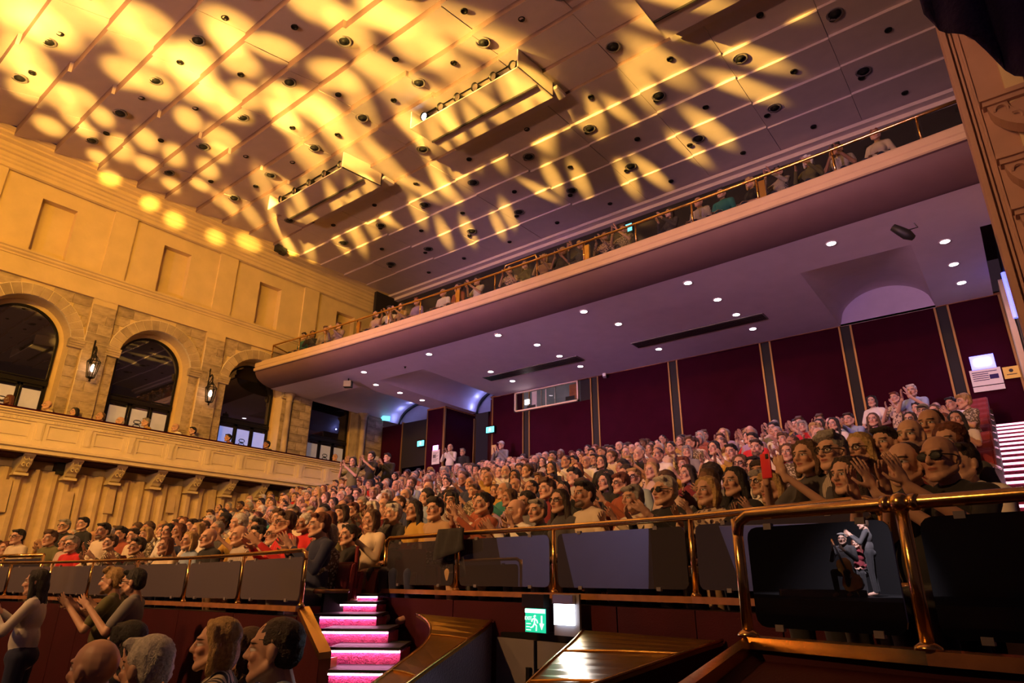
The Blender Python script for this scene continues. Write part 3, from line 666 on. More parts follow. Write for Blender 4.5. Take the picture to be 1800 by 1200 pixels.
MB().box((-10.95, YR-0.012, z0+.1), (-10.66, YR+0.01, z1-.08)).build('booth_door', M['woodtop'], booth)
MB().box((-12.75, YR-0.012, z0+.22), (-12.55, YR-0.005, z0+.38)).build('booth_lamp', M['lampw'], booth)
MB().box((-12.65, YR-0.015, z0+.06), (-12.3, YR, z0+.16)).box((-11.1, YR-0.015, z0+.10), (-10.75, YR, z0+.22)).build('booth_equipment', M['black'], booth)
MB().box((-12.45, YR-0.012, z0+.05), (-12.25, YR, z1-.06)).box((-11.9,YR-.012,z0+.05),(-11.86,YR,z1-.06)).build('curtain_edge', M['white'], booth)
t = obj('security_camera', MB().box((-.05,-.12,-.05),(.05,.1,.05)).mesh('security_camera', M['white']), loc=(-9.55, YR-0.15, 5.98), rz=0.4); MB().tube([(0,0.0,0.05),(0,0.1,0.12)],0.02,6).build('bracket', M['white'], t); tag(t, 'white security camera under the soffit at the top of the rear wall', 'camera')
# maroon pier block at the left with its passages
pb = structure(MB().box((-17.30, 16.92, 1.5), (-16.38, 18.6, 6.10)).build('wall_pier_block', M['maroon']), 'maroon fabric clad block between the two rear exits')
MB().box((-16.44,16.88,1.5),(-16.36,16.94,6.08)).build('gold_strip', M['dullgold'], pb); MB().box((-17.32,16.90,1.5),(-17.28,16.94,6.08)).build('gold_strip', M['dullgold'], pb); MB().box((-16.42,18.5,1.5),(-16.34,18.62,5.9)).build('gold_strip', M['dullgold'], pb)
MB().box((-17.32,16.89,6.02),(-16.36,16.93,6.09)).build('top_rail', M['woodtop'], pb); MB().box((-16.40,16.92,6.00),(-16.35,18.6,6.06)).build('top_rail', M['woodtop'], pb)
pa = structure(MB().box((-16.4, 19.4, 1.5), (-14.0, 19.6, 7.5)).box((-14.27,17.0,1.5),(-14.2,19.5,6.0)).build('wall_passage', M['maroon2']))
def exit_door(n, x0, x1, y, z0, z1, ax='x'):
    d = MB(); 
    for (a, b, c, e) in ((x0-.08,x0,z0,z1+.08),(x1,x1+.08,z0,z1+.08),(x0-.08,x1+.08,z1,z1+.08)): d.box((a,y-.06,c),(b,y+.02,e))
    o = structure(d.build('door_%d' % n, M['blackm'])); 
    l = MB().box((x0,y-.02,z0),(x1,y,z1)).build('door_leaf', mat('lit_red_door', (0.30,0.03,0.03), 0.5, var=0.2, emit=(0.5,0.08,0.06), estr=0.06), o)
    MB().tube([((x0+x1)/2-.25,y-.08,z0+1.0),((x0+x1)/2+.25,y-.08,z0+1.0)],0.02,6).build('door_handle', M['brass'], o); return o
exit_door(1, -15.9, -14.6, 19.35, 1.5, 4.1); exit_door(2, -18.5, -17.55, 18.25, 1.4, 3.75)
pl = structure(MB().box((-20.2, 18.3, 1.3), (-17.25, 18.5, 7.2)).build('wall_passage_left', M['maroon']))
MB().box((-20.0,17.02,1.3),(-18.75,17.08,5.75)).build('fabric_panel', M['maroon'], pl)
for x in (-19.97,-18.74): MB().box((x-.03,16.98,1.3),(x+.03,17.05,5.8)).build('gold_strip', M['dullgold'], pl)
MB().box((-18.74,17.0,4.0),(-17.3,17.06,5.75)).build('dark_header', M['dark'], pl)
structure(MB().box((-21.0,18.6,1.2),(-13,19.8,1.5)).build('floor_passage', M['floorm']))
# signs on the rear wall
def lit_sign(name, label, p, w, h, face, frame=None, fw=0.03, rz=0.0):
    o = thing(name, label, 'sign', p, rz)
    sc_ = MB().box((-w/2-fw,-0.01,-h/2-fw),(w/2+fw,0.04,h/2+fw)).build('sign_case', frame or M['blackm'], o)
    MB().box((-w/2,-0.025,-h/2),(w/2,-0.008,h/2)).build('lit_face', face, sc_); return o
def running_man(o, s, cx, cz, m, y=-0.03):
    def P(pts): return [(cx+a*s, y, cz+b*s) for a, b in pts]
    mb = MB(); mb.tube(P([(-0.02,0.30),(0.02,0.26)]), 0.07*s, 6)
    for pts in ([(0,0.2),(-0.03,-0.05)], [(0,0.18),(0.16,0.08),(0.2,-0.04)], [(0,0.18),(-0.16,0.14),(-0.22,0.02)], [(-0.03,-0.05),(0.12,-0.16),(0.10,-0.40)], [(-0.03,-0.05),(-0.14,-0.22),(-0.30,-0.26)]): mb.tube(P(pts), 0.035*s, 5)
    mb.build('running_figure', m, o)
def arrow(o, s, cx, cz, m, y=-0.03):
    MB().prism([(cx-.05*s,y,cz+.35*s),(cx-.05*s,y,cz-.05*s),(cx-.18*s,y,cz-.05*s),(cx,y,cz-.38*s),(cx+.18*s,y,cz-.05*s),(cx+.05*s,y,cz-.05*s),(cx+.05*s,y,cz+.35*s)], (0,0.004,0)).build('arrow', m, o)
p = ony(862, 755, 16.9); o = lit_sign('exit_sign', 'cyan lit exit sign beside the passage left of the booth window', p, 0.34, 0.2, M['exitc']); running_man(o, 0.2, 0, 0, M['signw'])
p = ony(747, 778, 16.88); p.x = -17.55; o = lit_sign('exit_sign', 'cyan lit exit sign just left of the maroon block', p, 0.34, 0.2, M['exitc']); running_man(o, 0.2, 0, 0, M['signw'])
p = ony(766, 787, 16.90); lit_sign('aisle_light', 'glowing magenta light box on the maroon block', p, 0.24, 0.16, M['lviolet'], M['white'], 0.015)
p = ony(766, 803, 16.90); o = thing('wall_notice', 'white framed notice below the magenta light box', 'notice', p); MB().box((-.19,-.01,-.26),(.19,.0,.26)).build('sheet', M['white'], o)
nl = MB(); [nl.box((-.14,-.014,.16-.04*i),(.14-.05*(i%3),-.010,.175-.04*i)) for i in range(9)]; nl.box((-.14,-.014,-.02),(.0,-.009,.08)); nl.build('print', M['grey'], o)
p = ony(1727, 636, 16.97); lit_sign('aisle_light', 'glowing blue and white light box at the right end of rear wall', p, 0.28, 0.15, M['lwhite'], M['lblue'], 0.08)
p = ony(1734, 663, 16.97); o = thing('wall_notice', 'white notice below the blue light box', 'notice', p); MB().box((-.28,-.01,-.17),(.28,.0,.19)).box((-.28,-.01,-.30),(.28,0,-.19)).build('sheet', M['white'], o)
nl = MB(); [nl.box((-.24,-.014,.12-.045*i),(.05+.16*(i<1),-.010,.135-.045*i)) for i in range(5)]; nl.box((.06,-.014,-.05),(.22,-.009,.05)); nl.build('print', M['navy'], o)
p = ony(1765, 656, 16.97); o = thing('wall_notice', 'small yellow notice near the right end of the rear wall', 'notice', p+Vector((.13,0,0))); MB().box((-.14,-.01,-.13),(.14,.0,.13)).build('sheet', mat('yellow_paper',(0.75,0.55,0.10),0.6), o); MB().lathe([(0,-.012),(.04,-.012),(.04,-.014),(0,-.014)],(0,0,.04),10,'y').box((-.09,-.014,-.05),(.09,-.01,-.035)).build('print', M['black'], o)
p = ony(1477, 800, 16.9)
p = ony(850, 792, 16.95); o = thing('wall_notice', 'small buff notice beside the passage near the booth', 'notice', ony(868, 790, 16.98)); MB().box((-.10,-.01,-.16),(.10,.0,.16)).build('sheet', mat('buff_paper',(0.6,0.45,0.2),0.7), o)
p = onx(677, 735, -19.85); o = thing('exit_sign', 'cyan exit sign hung under the soffit at the left corner', 'sign', p, 0.8); MB().box((-.2,-.02,-.09),(.2,.02,.09)).build('lit_face', M['exitc'], o)
p = onx(657, 815, -19.0); o = thing('wall_poster', 'white poster on the end of the left gallery', 'poster', p, PI/2); MB().box((-.2,-.01,-.3),(.2,.0,.3)).build('sheet', M['white'], o); MB().box((-.13,-.014,-.1),(.13,-.008,.15)).build('print', M['grey'], o)
# ---- right-hand side wall with its arch
XR = 0.62
sw = MB().box((XR+0.05, 7.0, -1.7), (XR+0.2, 13.2, 6.2)).box((0.47, 16.2, 1.5), (1.3, 17.3, 6.1))
side = structure(sw.build('wall_right', M['plaster']), 'right side wall with a dark arched opening')
ar = [(XR, 14.7+1.55*math.cos(t), 5.0+1.35*math.sin(t)) for t in np.linspace(0, PI, 20)]
MB().tube([(XR-.02,16.25,1.8)]+ar+[(XR-.02,13.15,1.0)], 0.07, 8).build('arch_rib', M['blackm'], side, True)
MB().prism(ar+[(XR,13.15,0.5),(XR,16.25,0.5)], (0.012,0,0)).build('arch_pane', M['window'], side)
MB().box((XR-0.02, 16.28, 1.5), (XR+0.3, 17.0, 6.08)).build('stone_pier', M['stone'], side)
p = ony(1783, 500, 15.0); MB().tube([(0.58, 15.6, 5.0), (0.58, 15.6, 6.0)], 0.05, 8).build('blue_tube', M['lblue'], side)

# ================================================================== TIER FRONTS AND RAILS
def rail_pt(x, yt, yb, h=0.8):
    lo, hi = 2.0, 30.0
    for _ in range(60):
        d = (lo+hi)/2; p = dp(x, yt, d); q = p-Vector((0,0,h)); y = proj(q)[1]
        if y > yb: lo = d
        else: hi = d
    return dp(x, yt, (lo+hi)/2)
def railing(name, label, tops, posts, post_r, rail_r, glassm, h=0.55, clips=True, end_drop=(False, False), pane_gap=0.06, panes=None):
    base = tops[0]; o = thing(name, label, 'railing', base)
    loc = [p-base for p in tops]
    pts = list(loc)
    if end_drop[0]: pts = [loc[0]+Vector((0,0,-0.09)), loc[0]+Vector((0,0,-0.03))+(loc[1]-loc[0]).normalized()*0.015, loc[0]+(loc[1]-loc[0]).normalized()*0.07] + loc[1:]
    if end_drop[1]: pts = pts[:-1]+[loc[-1]+(loc[-2]-loc[-1]).normalized()*0.07, loc[-1]+Vector((0,0,-0.03))+(loc[-2]-loc[-1]).normalized()*0.015, loc[-1]+Vector((0,0,-0.09))]
    MB().tube(pts, rail_r, 12).build('top_rail', M['brass'], o, True)
    def at(s):
        i = min(int(s), len(loc)-2); return loc[i].lerp(loc[i+1], s-i)
    for s in posts:
        p = at(s); po = MB().tube([p+Vector((0,0,-rail_r*0.5)), p+Vector((0,0,-h))], post_r, 10).build('post', M['brass'], o, True)
        MB().lathe([(post_r*1.0,-h+.03),(post_r*1.9,-h+.012),(post_r*1.9,-h)], p, 12).build('post_flange', M['brass'], po, True)
    for s0, s1 in zip(posts[:-1], posts[1:]):
        a, b = at(s0), at(s1); d = (b-a); L = Vector((d.x,d.y,0)).length; t = d.normalized(); n = Vector((-t.y, t.x, 0))*0.006
        g = 0.03; top, bot, r = -0.06, -h+0.045, 0.05
        a2, b2 = a+t*(post_r+g), b-t*(post_r+g); q = []
        for (c, sx, zc, a0) in ((a2,1,bot+r,PI), (b2,-1,bot+r,1.5*PI), (b2,-1,top-r,0), (a2,1,top-r,0.5*PI)):
            cc = c+t*sx*r+Vector((0,0,zc))
            for k in range(4): an = a0+k*PI/6; q.append(cc+t*(r*math.cos(an))+Vector((0,0,r*math.sin(an))))
        gp_ = MB().prism([p-n for p in q], n*2).build('glass_pane', glassm, o)
        if clips and L > 0.5:
            for f in (0.22, 0.78):
                for zc in (top+0.0, bot-0.0):
                    c = a.lerp(b, f)+Vector((0,0,zc)); e = t*0.02; w = Vector((-t.y,t.x,0))*0.012; u = Vector((0,0,0.014))
                    MB().hexa([c-e-w-u,c+e-w-u,c+e+w-u,c-e+w-u],[c-e-w+u,c+e-w+u,c+e+w+u,c-e+w+u]).build('pane_clip', M['grey'], gp_)
    return o
LT = [(-60,989.5,1044),(22,989,1046),(94,988,1047.5),(165,986,1051),(244,983.2,1054),(335,980.5,1057),(430,974.5,1060.5),(540,966,1065)]
HL, HM_, HR = 0.48, 0.55, 0.55
LP = [rail_pt(*p, HL) for p in LT]
MT = [(680,946,1035),(805,937,1038),(973,927,1041),(1212,911,1047),(1540,875,1052)]
MP = [rail_pt(680,946,1035,HM_), rail_pt(805,937,1037.5,HM_), rail_pt(973,927.5,1041,HM_)]
zt = MP[1].z
MPn = [onz(680,946,zt), onz(805,937.5,zt), onz(973,927,zt), onz(1212,909,zt), onz(1543,875,zt)]
RT = [(1293,907,1112),(1585,884,1143),(1800,868,1163),(2050,850,1190)]
zr = rail_pt(1585,884,1143,HR).z
RP = [onz(1293,907,zr), onz(1582,884,zr), onz(1800,868,zr)]; RP.append(RP[2]+(RP[2]-RP[1])*1.2)
print('LP', [tuple(round(c,2) for c in p) for p in LP]); print('MP', [tuple(round(c,2) for c in p) for p in MPn]); print('RP', [tuple(round(c,2) for c in p) for p in RP])
railing('glass_railing', 'long brass railing with grey glass panes at the left front of the tier', LP, [0,1,2,3,4,5,6,7], 0.016, 0.020, M['tintl'], h=HL, end_drop=(False, True))
railing('glass_railing', 'brass railing with dark glass above the exit sign, right of the stairs', MPn, [0,1,2,3,4], 0.020, 0.024, M['tint'], h=HM_, end_drop=(True, True))
rr = railing('glass_railing', 'thick polished railing with a ball joint and mirror-dark glass nearest the camera', RP, [0,1,3], 0.026, 0.027, M['mirror'], h=HR, end_drop=(True, False))
bj = RP[1]-RP[0]
MB().lathe([(0.0,-0.043)]+[(0.042*math.cos(t),0.042*math.sin(t)) for t in np.linspace(-1.4,1.4,11)]+[(0.0,0.043)], bj, 18).build('ball_joint', M['brass'], rr, True)
dv = (RP[1]-RP[0]).normalized()
for s in (-1, 1): MB().tube([bj+dv*s*0.040, bj+dv*s*0.070], 0.034, 14).build('joint_collar', M['brass'], rr, True)
# small second rail at the far left
p0, p1 = dp(-40, 979, 11.2), dp(77, 975, 10.6)
o = thing('glass_railing', 'short far railing at the left edge behind the long grey glass railing', 'railing', p0)
MB().tube([(0,0,0), p1-p0], 0.03, 8).build('top_rail', M['brass'], o, True)
for f in (0.42, 1.0): q = (p1-p0)*f; MB().tube([q, q-Vector((0,0,0.45))], 0.026, 8).build('post', M['brass'], o, True)
MB().prism([Vector((0,0,-.05)), p1-p0+Vector((0,0,-.05)), p1-p0+Vector((0,0,-.42)), Vector((0,0,-.42))], (0.0,0.012,0)).build('glass_pane', M['tint'], o)

# fronts of the tiers: panelled, maroon, with a brass or wooden ledge
def tier_front(name, top, z_floor, label, ledge_m, H, panel_w=0.9, ledge=(0.05, 0.03), back=0.2):
    b = MB()
    tp = [Vector((p.x, p.y, p.z-H-0.0)) for p in top]
    def nrm(i):
        d = (tp[min(i+1,len(tp)-1)]-tp[max(i-1,0)]); return Vector((-d.y, d.x, 0)).normalized()      # to the rear
    N = [nrm(i) for i in range(len(tp))]
    for i in range(len(tp)-1):
        a, c = tp[i], tp[i+1]; na, nc = N[i], N[i+1]; dn = Vector((0,0,-0.09))
        b.hexa([Vector((*(a-na*0.0).xy,z_floor)), Vector((*(c-nc*0.0).xy,z_floor)), Vector((*(c+nc*back).xy,z_floor)), Vector((*(a+na*back).xy,z_floor))], [a+dn, c+dn, c+nc*back+dn, a+na*back+dn])
    w = structure(b.build(name, M['black']), label)
    for i in range(len(tp)-1):
        a, c = tp[i], tp[i+1]; L = (c-a).length; n = max(1, round(L/panel_w))
        for k in range(n):
            p, q = a.lerp(c, k/n), a.lerp(c, (k+1)/n); t = (q-p).normalized()*0.006; f = -N[i]*0.03
            p2, q2 = p+t, q-t
            MB().hexa([Vector((*p2.xy,z_floor)), Vector((*q2.xy,z_floor)), Vector((*(q2+f).xy,z_floor)), Vector((*(p2+f).xy,z_floor))],
                      [p2+Vector((0,0,-.09)), q2+Vector((0,0,-.09)), q2+f+Vector((0,0,-.09)), p2+f+Vector((0,0,-.09))]).build('wall_panel', M['maroon2'], w)
        f, r = -N[i]*ledge[0], N[i]*0.07; f2, r2 = -N[i+1]*ledge[0], N[i+1]*0.07; z0, z1 = Vector((0,0,-0.045)), Vector((0,0,0.0))
        MB().hexa([a+f+z0, c+f2+z0, c+r2+z0, a+r+z0], [a+f+z1, c+f2+z1, c+r2+z1, a+r+z1]).build('ledge', ledge_m, w)
    return w
ZF = -1.65
tier_front('wall_tier_left', LP, ZF, 'maroon panelled front below the left railing', M['woodtop'], HL)
midw = tier_front('wall_tier_middle', MPn[:4]+[MPn[4]], ZF, 'dark maroon front below the middle railing', M['woodtop'], HM_)
structure(MB().box((-30, -6, ZF-0.2), (3, 9, ZF)).build('floor', M['floorm']))
# the near right box front with its sloping shoulder
rb = [Vector((p.x, p.y, p.z-HR)) for p in RP]
dirr = (rb[2]-rb[0]).normalized(); nr = Vector((-dirr.y, dirr.x, 0))
bx = MB()
sh0 = rb[0]; sh1 = dp(1196, 1203, 2.35); sh1 = Vector((sh1.x, sh1.y, sh1.z))
bx.prism([rb[0]+Vector((0,0,-.06)), rb[3]+Vector((0,0,-.06)), Vector((*rb[3].xy,ZF)), Vector((*sh1.xy,ZF)), sh1+Vector((0,0,-.06))], nr*0.25)
nb = structure(bx.build('wall_box_front', M['maroon2']), 'maroon front of the near right box with a brass edged shoulder')
for a, c in ((rb[0], rb[1]), (rb[1], rb[3]), (sh1, rb[0])):
    f, r = -nr*0.035, nr*0.09; z0, z1 = Vector((0,0,-.05)), Vector((0,0,0))
    MB().hexa([a+f+z0, c+f+z0, c+r+z0, a+r+z0], [a+f+z1, c+f+z1, c+r+z1, a+r+z1]).build('ledge', M['brass'] if a is not rb[1] else M['woodtop'], nb)
# end of the left front: brass capped sloping newel
a = LP[-1]-Vector((0,0,HL)); d0 = proj(a)[2]
A0, A1, B0, B1 = dp(524,1066,d0), dp(544,1065,d0), dp(561,1147,d0-0.6), dp(583,1144,d0-0.6)
dn = Vector((0,0,-0.05)); up2 = Vector((0,0,0))
nw = structure(MB().hexa([A0+dn, A1+dn, B1+dn, B0+dn], [A0, A1, B1, B0]).build('trim_34', M['brass']), 'brass cap sloping down at the end of the left front')
MB().hexa([Vector((*B0.xy,ZF)), Vector((*B1.xy,ZF)), Vector((*(B1+Vector((-.05,.10,0))).xy,ZF)), Vector((*(B0+Vector((-.05,.10,0))).xy,ZF))], [B0+dn, B1+dn, B1+Vector((-.05,.10,0))+dn, B0+Vector((-.05,.10,0))+dn]).build('end_post', M['bronze'], nw)
MB().hexa([Vector((*A0.xy,ZF)), Vector((*A1.xy,ZF)), Vector((*B1.xy,ZF)), Vector((*B0.xy,ZF))], [A0+dn, A1+dn, B1+dn, B0+dn]).build('end_panel', M['maroon2'], nw)
# ---- lit stairs between the two fronts
ST = [(629,664,1048.5,7.0),(590,662,1062.5,6.65),(552,662,1084.5,6.2),(567,683,1110.5,5.8),(579,704,1143.5,5.4),(578,706,1183.5,5.05),(572,710,1232,4.7)]
steps = structure(MB().box((-7.9, 6.9, ZF), (-7.7, 7.0, ZF+0.1)).build('floor_stair', M['carpet']), 'red carpet stairs with pink lit risers')
for k, (xa, xb_, y, d) in enumerate(ST):
    a = dp(xa, y, d); b = dp(xb_, y, d); z = (a.z+b.z)/2; a.z = b.z = z
    t = (b-a).normalized(); n = Vector((-t.y, t.x, 0))                  # up the flight
    if n.dot(Vector((-0.5, 0.8, 0))) < 0: n = -n
    zl = z-0.17 if k+1 == len(ST) else (dp(ST[k+1][0], ST[k+1][2], ST[k+1][3]).z)
    wl_ = 0.03
    MB().hexa([a+Vector((0,0,zl-z)), b+Vector((0,0,zl-z)), b+n*0.55+Vector((0,0,zl-z)), a+n*0.55+Vector((0,0,zl-z))], [a+Vector((0,0,-.012)), b+Vector((0,0,-.012)), b+n*0.55+Vector((0,0,-.012)), a+n*0.55+Vector((0,0,-.012))]).build('riser', M['stairc'], steps)
    f = -n*0.045
    MB().hexa([a+f+Vector((0,0,.006)), b+f+Vector((0,0,.006)), b+n*0.6+Vector((0,0,.006)), a+n*0.6+Vector((0,0,.006))], [a+f+Vector((0,0,.03)), b+f+Vector((0,0,.03)), b+n*0.6+Vector((0,0,.03)), a+n*0.6+Vector((0,0,.03))]).build('tread', M['black'], steps)
    e = -n*0.03
    MB().hexa([a+e+Vector((0,0,-.010)), b+e+Vector((0,0,-.010)), b-n*0.012+Vector((0,0,-.010)), a-n*0.012+Vector((0,0,-.010))], [a+e+Vector((0,0,.004)), b+e+Vector((0,0,.004)), b-n*0.012+Vector((0,0,.004)), a-n*0.012+Vector((0,0,.004))]).build('light_strip', M['led'], steps)
# ---- bronze topped wings of the entrance below
def wing(name, left, right, label, skirt, m):
    b = MB(); n = len(left)
    L = [dp(*p) for p in left]; Rr = [dp(*p) for p in right]
    K = 14
    def samp(P, t):
        s = t*(len(P)-1); i = min(int(s), len(P)-2); f = s-i; i0, i3 = max(i-1,0), min(i+2,len(P)-1); p0, p1, p2, p3 = P[i0], P[i], P[i+1], P[i3]
        return 0.5*((2*p1)+(p2-p0)*f+(2*p0-5*p1+4*p2-p3)*f*f+(3*p1-p0-3*p2+p3)*f**3)
    A = [samp(L, i/K) for i in range(K+1)]; B = [samp(Rr, i/K) for i in range(K+1)]
    th = Vector((0,0,-0.03))
    for i in range(K): b.hexa([A[i]+th, A[i+1]+th, B[i+1]+th, B[i]+th], [A[i], A[i+1], B[i+1], B[i]])
    o = structure(b.build(name, M['bronze']), label)
    for P, mm in ((A, M['maroon2']), (B, skirt)):
        s = MB()
        for i in range(K):
            p, q = P[i]+th, P[i+1]+th; s.add([p, q, Vector((q.x,q.y,ZF)), Vector((p.x,p.y,ZF))], [(0,1,2,3)])
        s.build('wing_side', mm, o)
        MB().tube([p+Vector((0,0,0.004)) for p in P], 0.012, 6).build('edge_trim', M['brass'], o, True)
    for t in (0.42, 0.74):
        i = int(t*K); MB().tube([A[i]+Vector((0,0,.004)), A[i].lerp(B[i],.5)+Vector((0,0,.01)), B[i]+Vector((0,0,.004))], 0.008, 5).build('seam', M['brass'], o)
    return o
purple = mat('dark_velvet', (0.05, 0.015, 0.07), 0.9, bump=0.5, bscale=60, sheen=0.6)
wing('wall_wing_left', [(732,1078,6.3),(752,1092,6.1),(757,1112,5.85),(742,1136,5.4),(700,1168,4.8),(655,1202,4.35),(610,1235,4.0)], [(865,1090,6.0),(850,1104,5.8),(815,1130,5.35),(760,1168,4.8),(712,1203,4.4),(660,1240,4.0)], 'bronze topped curved wing left of the entrance', purple, None)
wing('wall_wing_right', [(1026,1107,5.15),(1005,1130,4.95),(965,1165,4.6),(925,1203,4.3),(880,1245,4.0)], [(1270,1126,4.3),(1225,1140,4.15),(1150,1166,3.95),(1045,1203,3.75),(960,1240,3.55)], 'bronze topped curved wing right of the entrance', M['maroon2'], None)
# door and lit exit sign between the wings
dz = dp(915, 1110, 8.75)
dA, dB = dp(876, 1110, 5.95), dp(1030, 1112, 5.25)
dd = MB().hexa([Vector((*dA.xy,ZF)), Vector((*dB.xy,ZF)), Vector((*(dB+Vector((0.01,.06,0))).xy,ZF)), Vector((*(dA+Vector((0.01,.06,0))).xy,ZF))], [dA, dB, dB+Vector((.01,.06,0)), dA+Vector((.01,.06,0))])
door = structure(dd.build('door_3', M['blackm']), 'grey double door under the exit sign')
t = (dB-dA); t.z = 0; L = t.length; t.normalize(); nn = Vector((t.y, -t.x, 0))
for a, b in ((0.03, 0.48), (0.52, 0.97)):
    p, q = dA+t*L*a+nn*0.02, dA+t*L*b+nn*0.02
    MB().hexa([Vector((*p.xy,ZF)), Vector((*q.xy,ZF)), Vector((*(q+nn*.03).xy,ZF)), Vector((*(p+nn*.03).xy,ZF))], [p+Vector((0,0,-.04)), q+Vector((0,0,-.04)), q+nn*.03+Vector((0,0,-.04)), p+nn*.03+Vector((0,0,-.04))]).build('door_leaf', M['grey'], door)
for a in (0.44, 0.56):
    p = dA+t*L*a+nn*0.07; MB().tube([p+Vector((0,0,-.25)), p+Vector((0,0,-.75))], 0.025, 8).build('door_handle', M['blackm'], door)
ex = dp(943, 1090, 5.5); ang = math.atan2(t.y, t.x)
o = lit_sign('exit_sign', 'green lit EXIT sign with running figure and arrow above the grey doors', ex, 0.34, 0.27, M['exitg'], M['blackm'], 0.008, ang); o.scale = (.69,.69,.69)
put_text('EXIT', 0.06, M['signw'], 'lettering', o, (-0.115,-0.028,0.02), (1,0,0), (0,0,1))
put_text('to\nfoyer\nexit', 0.03, M['signw'], 'lettering', o, (-0.12,-0.028,-0.06), (1,0,0), (0,0,1)) if False else None
ln = MB(); [ln.box((-0.15,-0.03,-0.045-0.035*i),(-0.07-0.02*(i%2),-0.026,-0.035-0.035*i)) for i in range(3)]; ln.build('small_print', M['signw'], o)
running_man(o, 0.24, 0.0, -0.02, M['signw'], -0.03); arrow(o, 0.22, 0.115, -0.02, M['signw'], -0.03)
MB().box((-0.17,-0.03,0.085),(0.17,-0.02,0.13)).build('lamp_strip', mat('lit_mint',(0.6,1,0.9),0.4,emit=(0.45,1.0,0.85),estr=3.0), o)
MB().box((-0.20,-0.06,0.15),(0.18,0.05,0.30)).build('lamp_hood', M['blackm'], o)
ex2 = dp(996, 1082, 5.28); o = thing('emergency_light', 'bright white emergency light box beside the green EXIT sign', 'light', ex2, ang); o.scale = (.69,.69,.69)
MB().box((-0.20,0.0,-0.22),(0.20,0.03,0.24)).build('back_plate', M['grey'], o); MB().box((-0.16,-0.05,-0.10),(0.13,0.0,0.13)).build('lit_face', M['lwhite'], o); MB().box((-0.17,-0.06,0.13),(0.15,0.0,0.23)).build('hood', M['steel'], o)
lamp('emergency_lamp', 'SPOT', ex2+nn*0.10, ex2+nn*1.0+Vector((0.5,0,-1.0)), 14, (0.75,0.85,1.0), 0.06, 120, 0.8)
# notices on the left front
for (px, py, w, h, lb) in ((487,1104,0.105,0.19,'white printed notice pinned on the maroon front left of the stairs'),(477,1136,0.075,0.06,'small white slip below the printed notice left of the stairs')):
    q = LP[-2].lerp(LP[-1], (px-430)/110); p = dp(px, py, proj(q)[2]-0.12); dv = LP[-1]-LP[-2]
    o = thing('wall_notice', lb, 'notice', p, math.atan2(dv.y, dv.x)); MB().box((-w,-.004,-h),(w,.004,h)).build('sheet', M['white'], o)
    nl = MB(); [nl.box((-w*.8,-.007,h*.75-h*.2*i),(w*(.8-.3*(i%3==1)),-.003,h*.81-h*.2*i)) for i in range(8)]
    if h > .2: nl.box((-w*.3,-.008,-h*.75),(w*.4,-.003,-h*.45))
    nl.build('print', M['grey'], o)

# ---- balcony railing in front of its audience
bt = []
for px, py in ((469,632),(514,618),(561,605),(615,588),(671,571),(728,554),(794,535),(864,513),(938,488),(1021,460),(1116,430),(1216,395),(1333,355),(1469,306),(1621,250)):
    p = onz(px, py, 7.05); p.y = yfront(p.x)+0.13; bt.append(p)
bt.append(Vector((1.2, yfront(1.2)+.13, 7.05)))
bt = [Vector((p.x, p.y, 7.62)) for p in bt]
br = railing('glass_railing', 'brass and glass railing along the front of the upper balcony', bt, list(range(len(bt))), 0.022, 0.030, M['clear'], h=0.52, clips=False)
for i in (3, 6, 9, 12):
    q = bt[i]-bt[0]; MB().box((q.x+.04,q.y-.03,-0.50),(q.x+.16,q.y+.03,-0.10)).build('end_panel', M['brass'], br)
q0, q1 = bt[0]-bt[0], Vector((-0.35, 0.9, 0)); MB().tube([q0, q1, q1+Vector((0.6,0.9,-0.2))], 0.028, 8).build('return_rail', M['brass'], br, True)
q = bt[8]-bt[0]; q2 = bt[7]-bt[0]; MB().tube([q2+Vector((.3,0,0)), q2+Vector((.35,0,.14)), q+Vector((-.05,0,.14)), q], 0.022, 8).build('raised_rail', M['brass'], br, True)
for px, py, nm, mm, w in ((788,488,'cyan lit exit sign on the dark wall above the left of the balcony', M['exitc'], 0.34),(1101,402,'cyan exit sign behind the balcony railing near its middle', M['exitc'], 0.32)):
    p = ony(px, py, 16.6 if px < 1000 else 12.9); o = lit_sign('exit_sign', nm, p, w, 0.2, mm); running_man(o, 0.2, 0.02, 0, M['signw'])
MB().box((-.02,-.0,6.70-p.z),(.02,.03,-.1)).build('sign_post', M['blackm'], o)
p = ony(808, 484, 16.6); lit_sign('emergency_light', 'small white light box beside the cyan exit sign above the balcony', p, 0.2, 0.13, M['lwhite'])
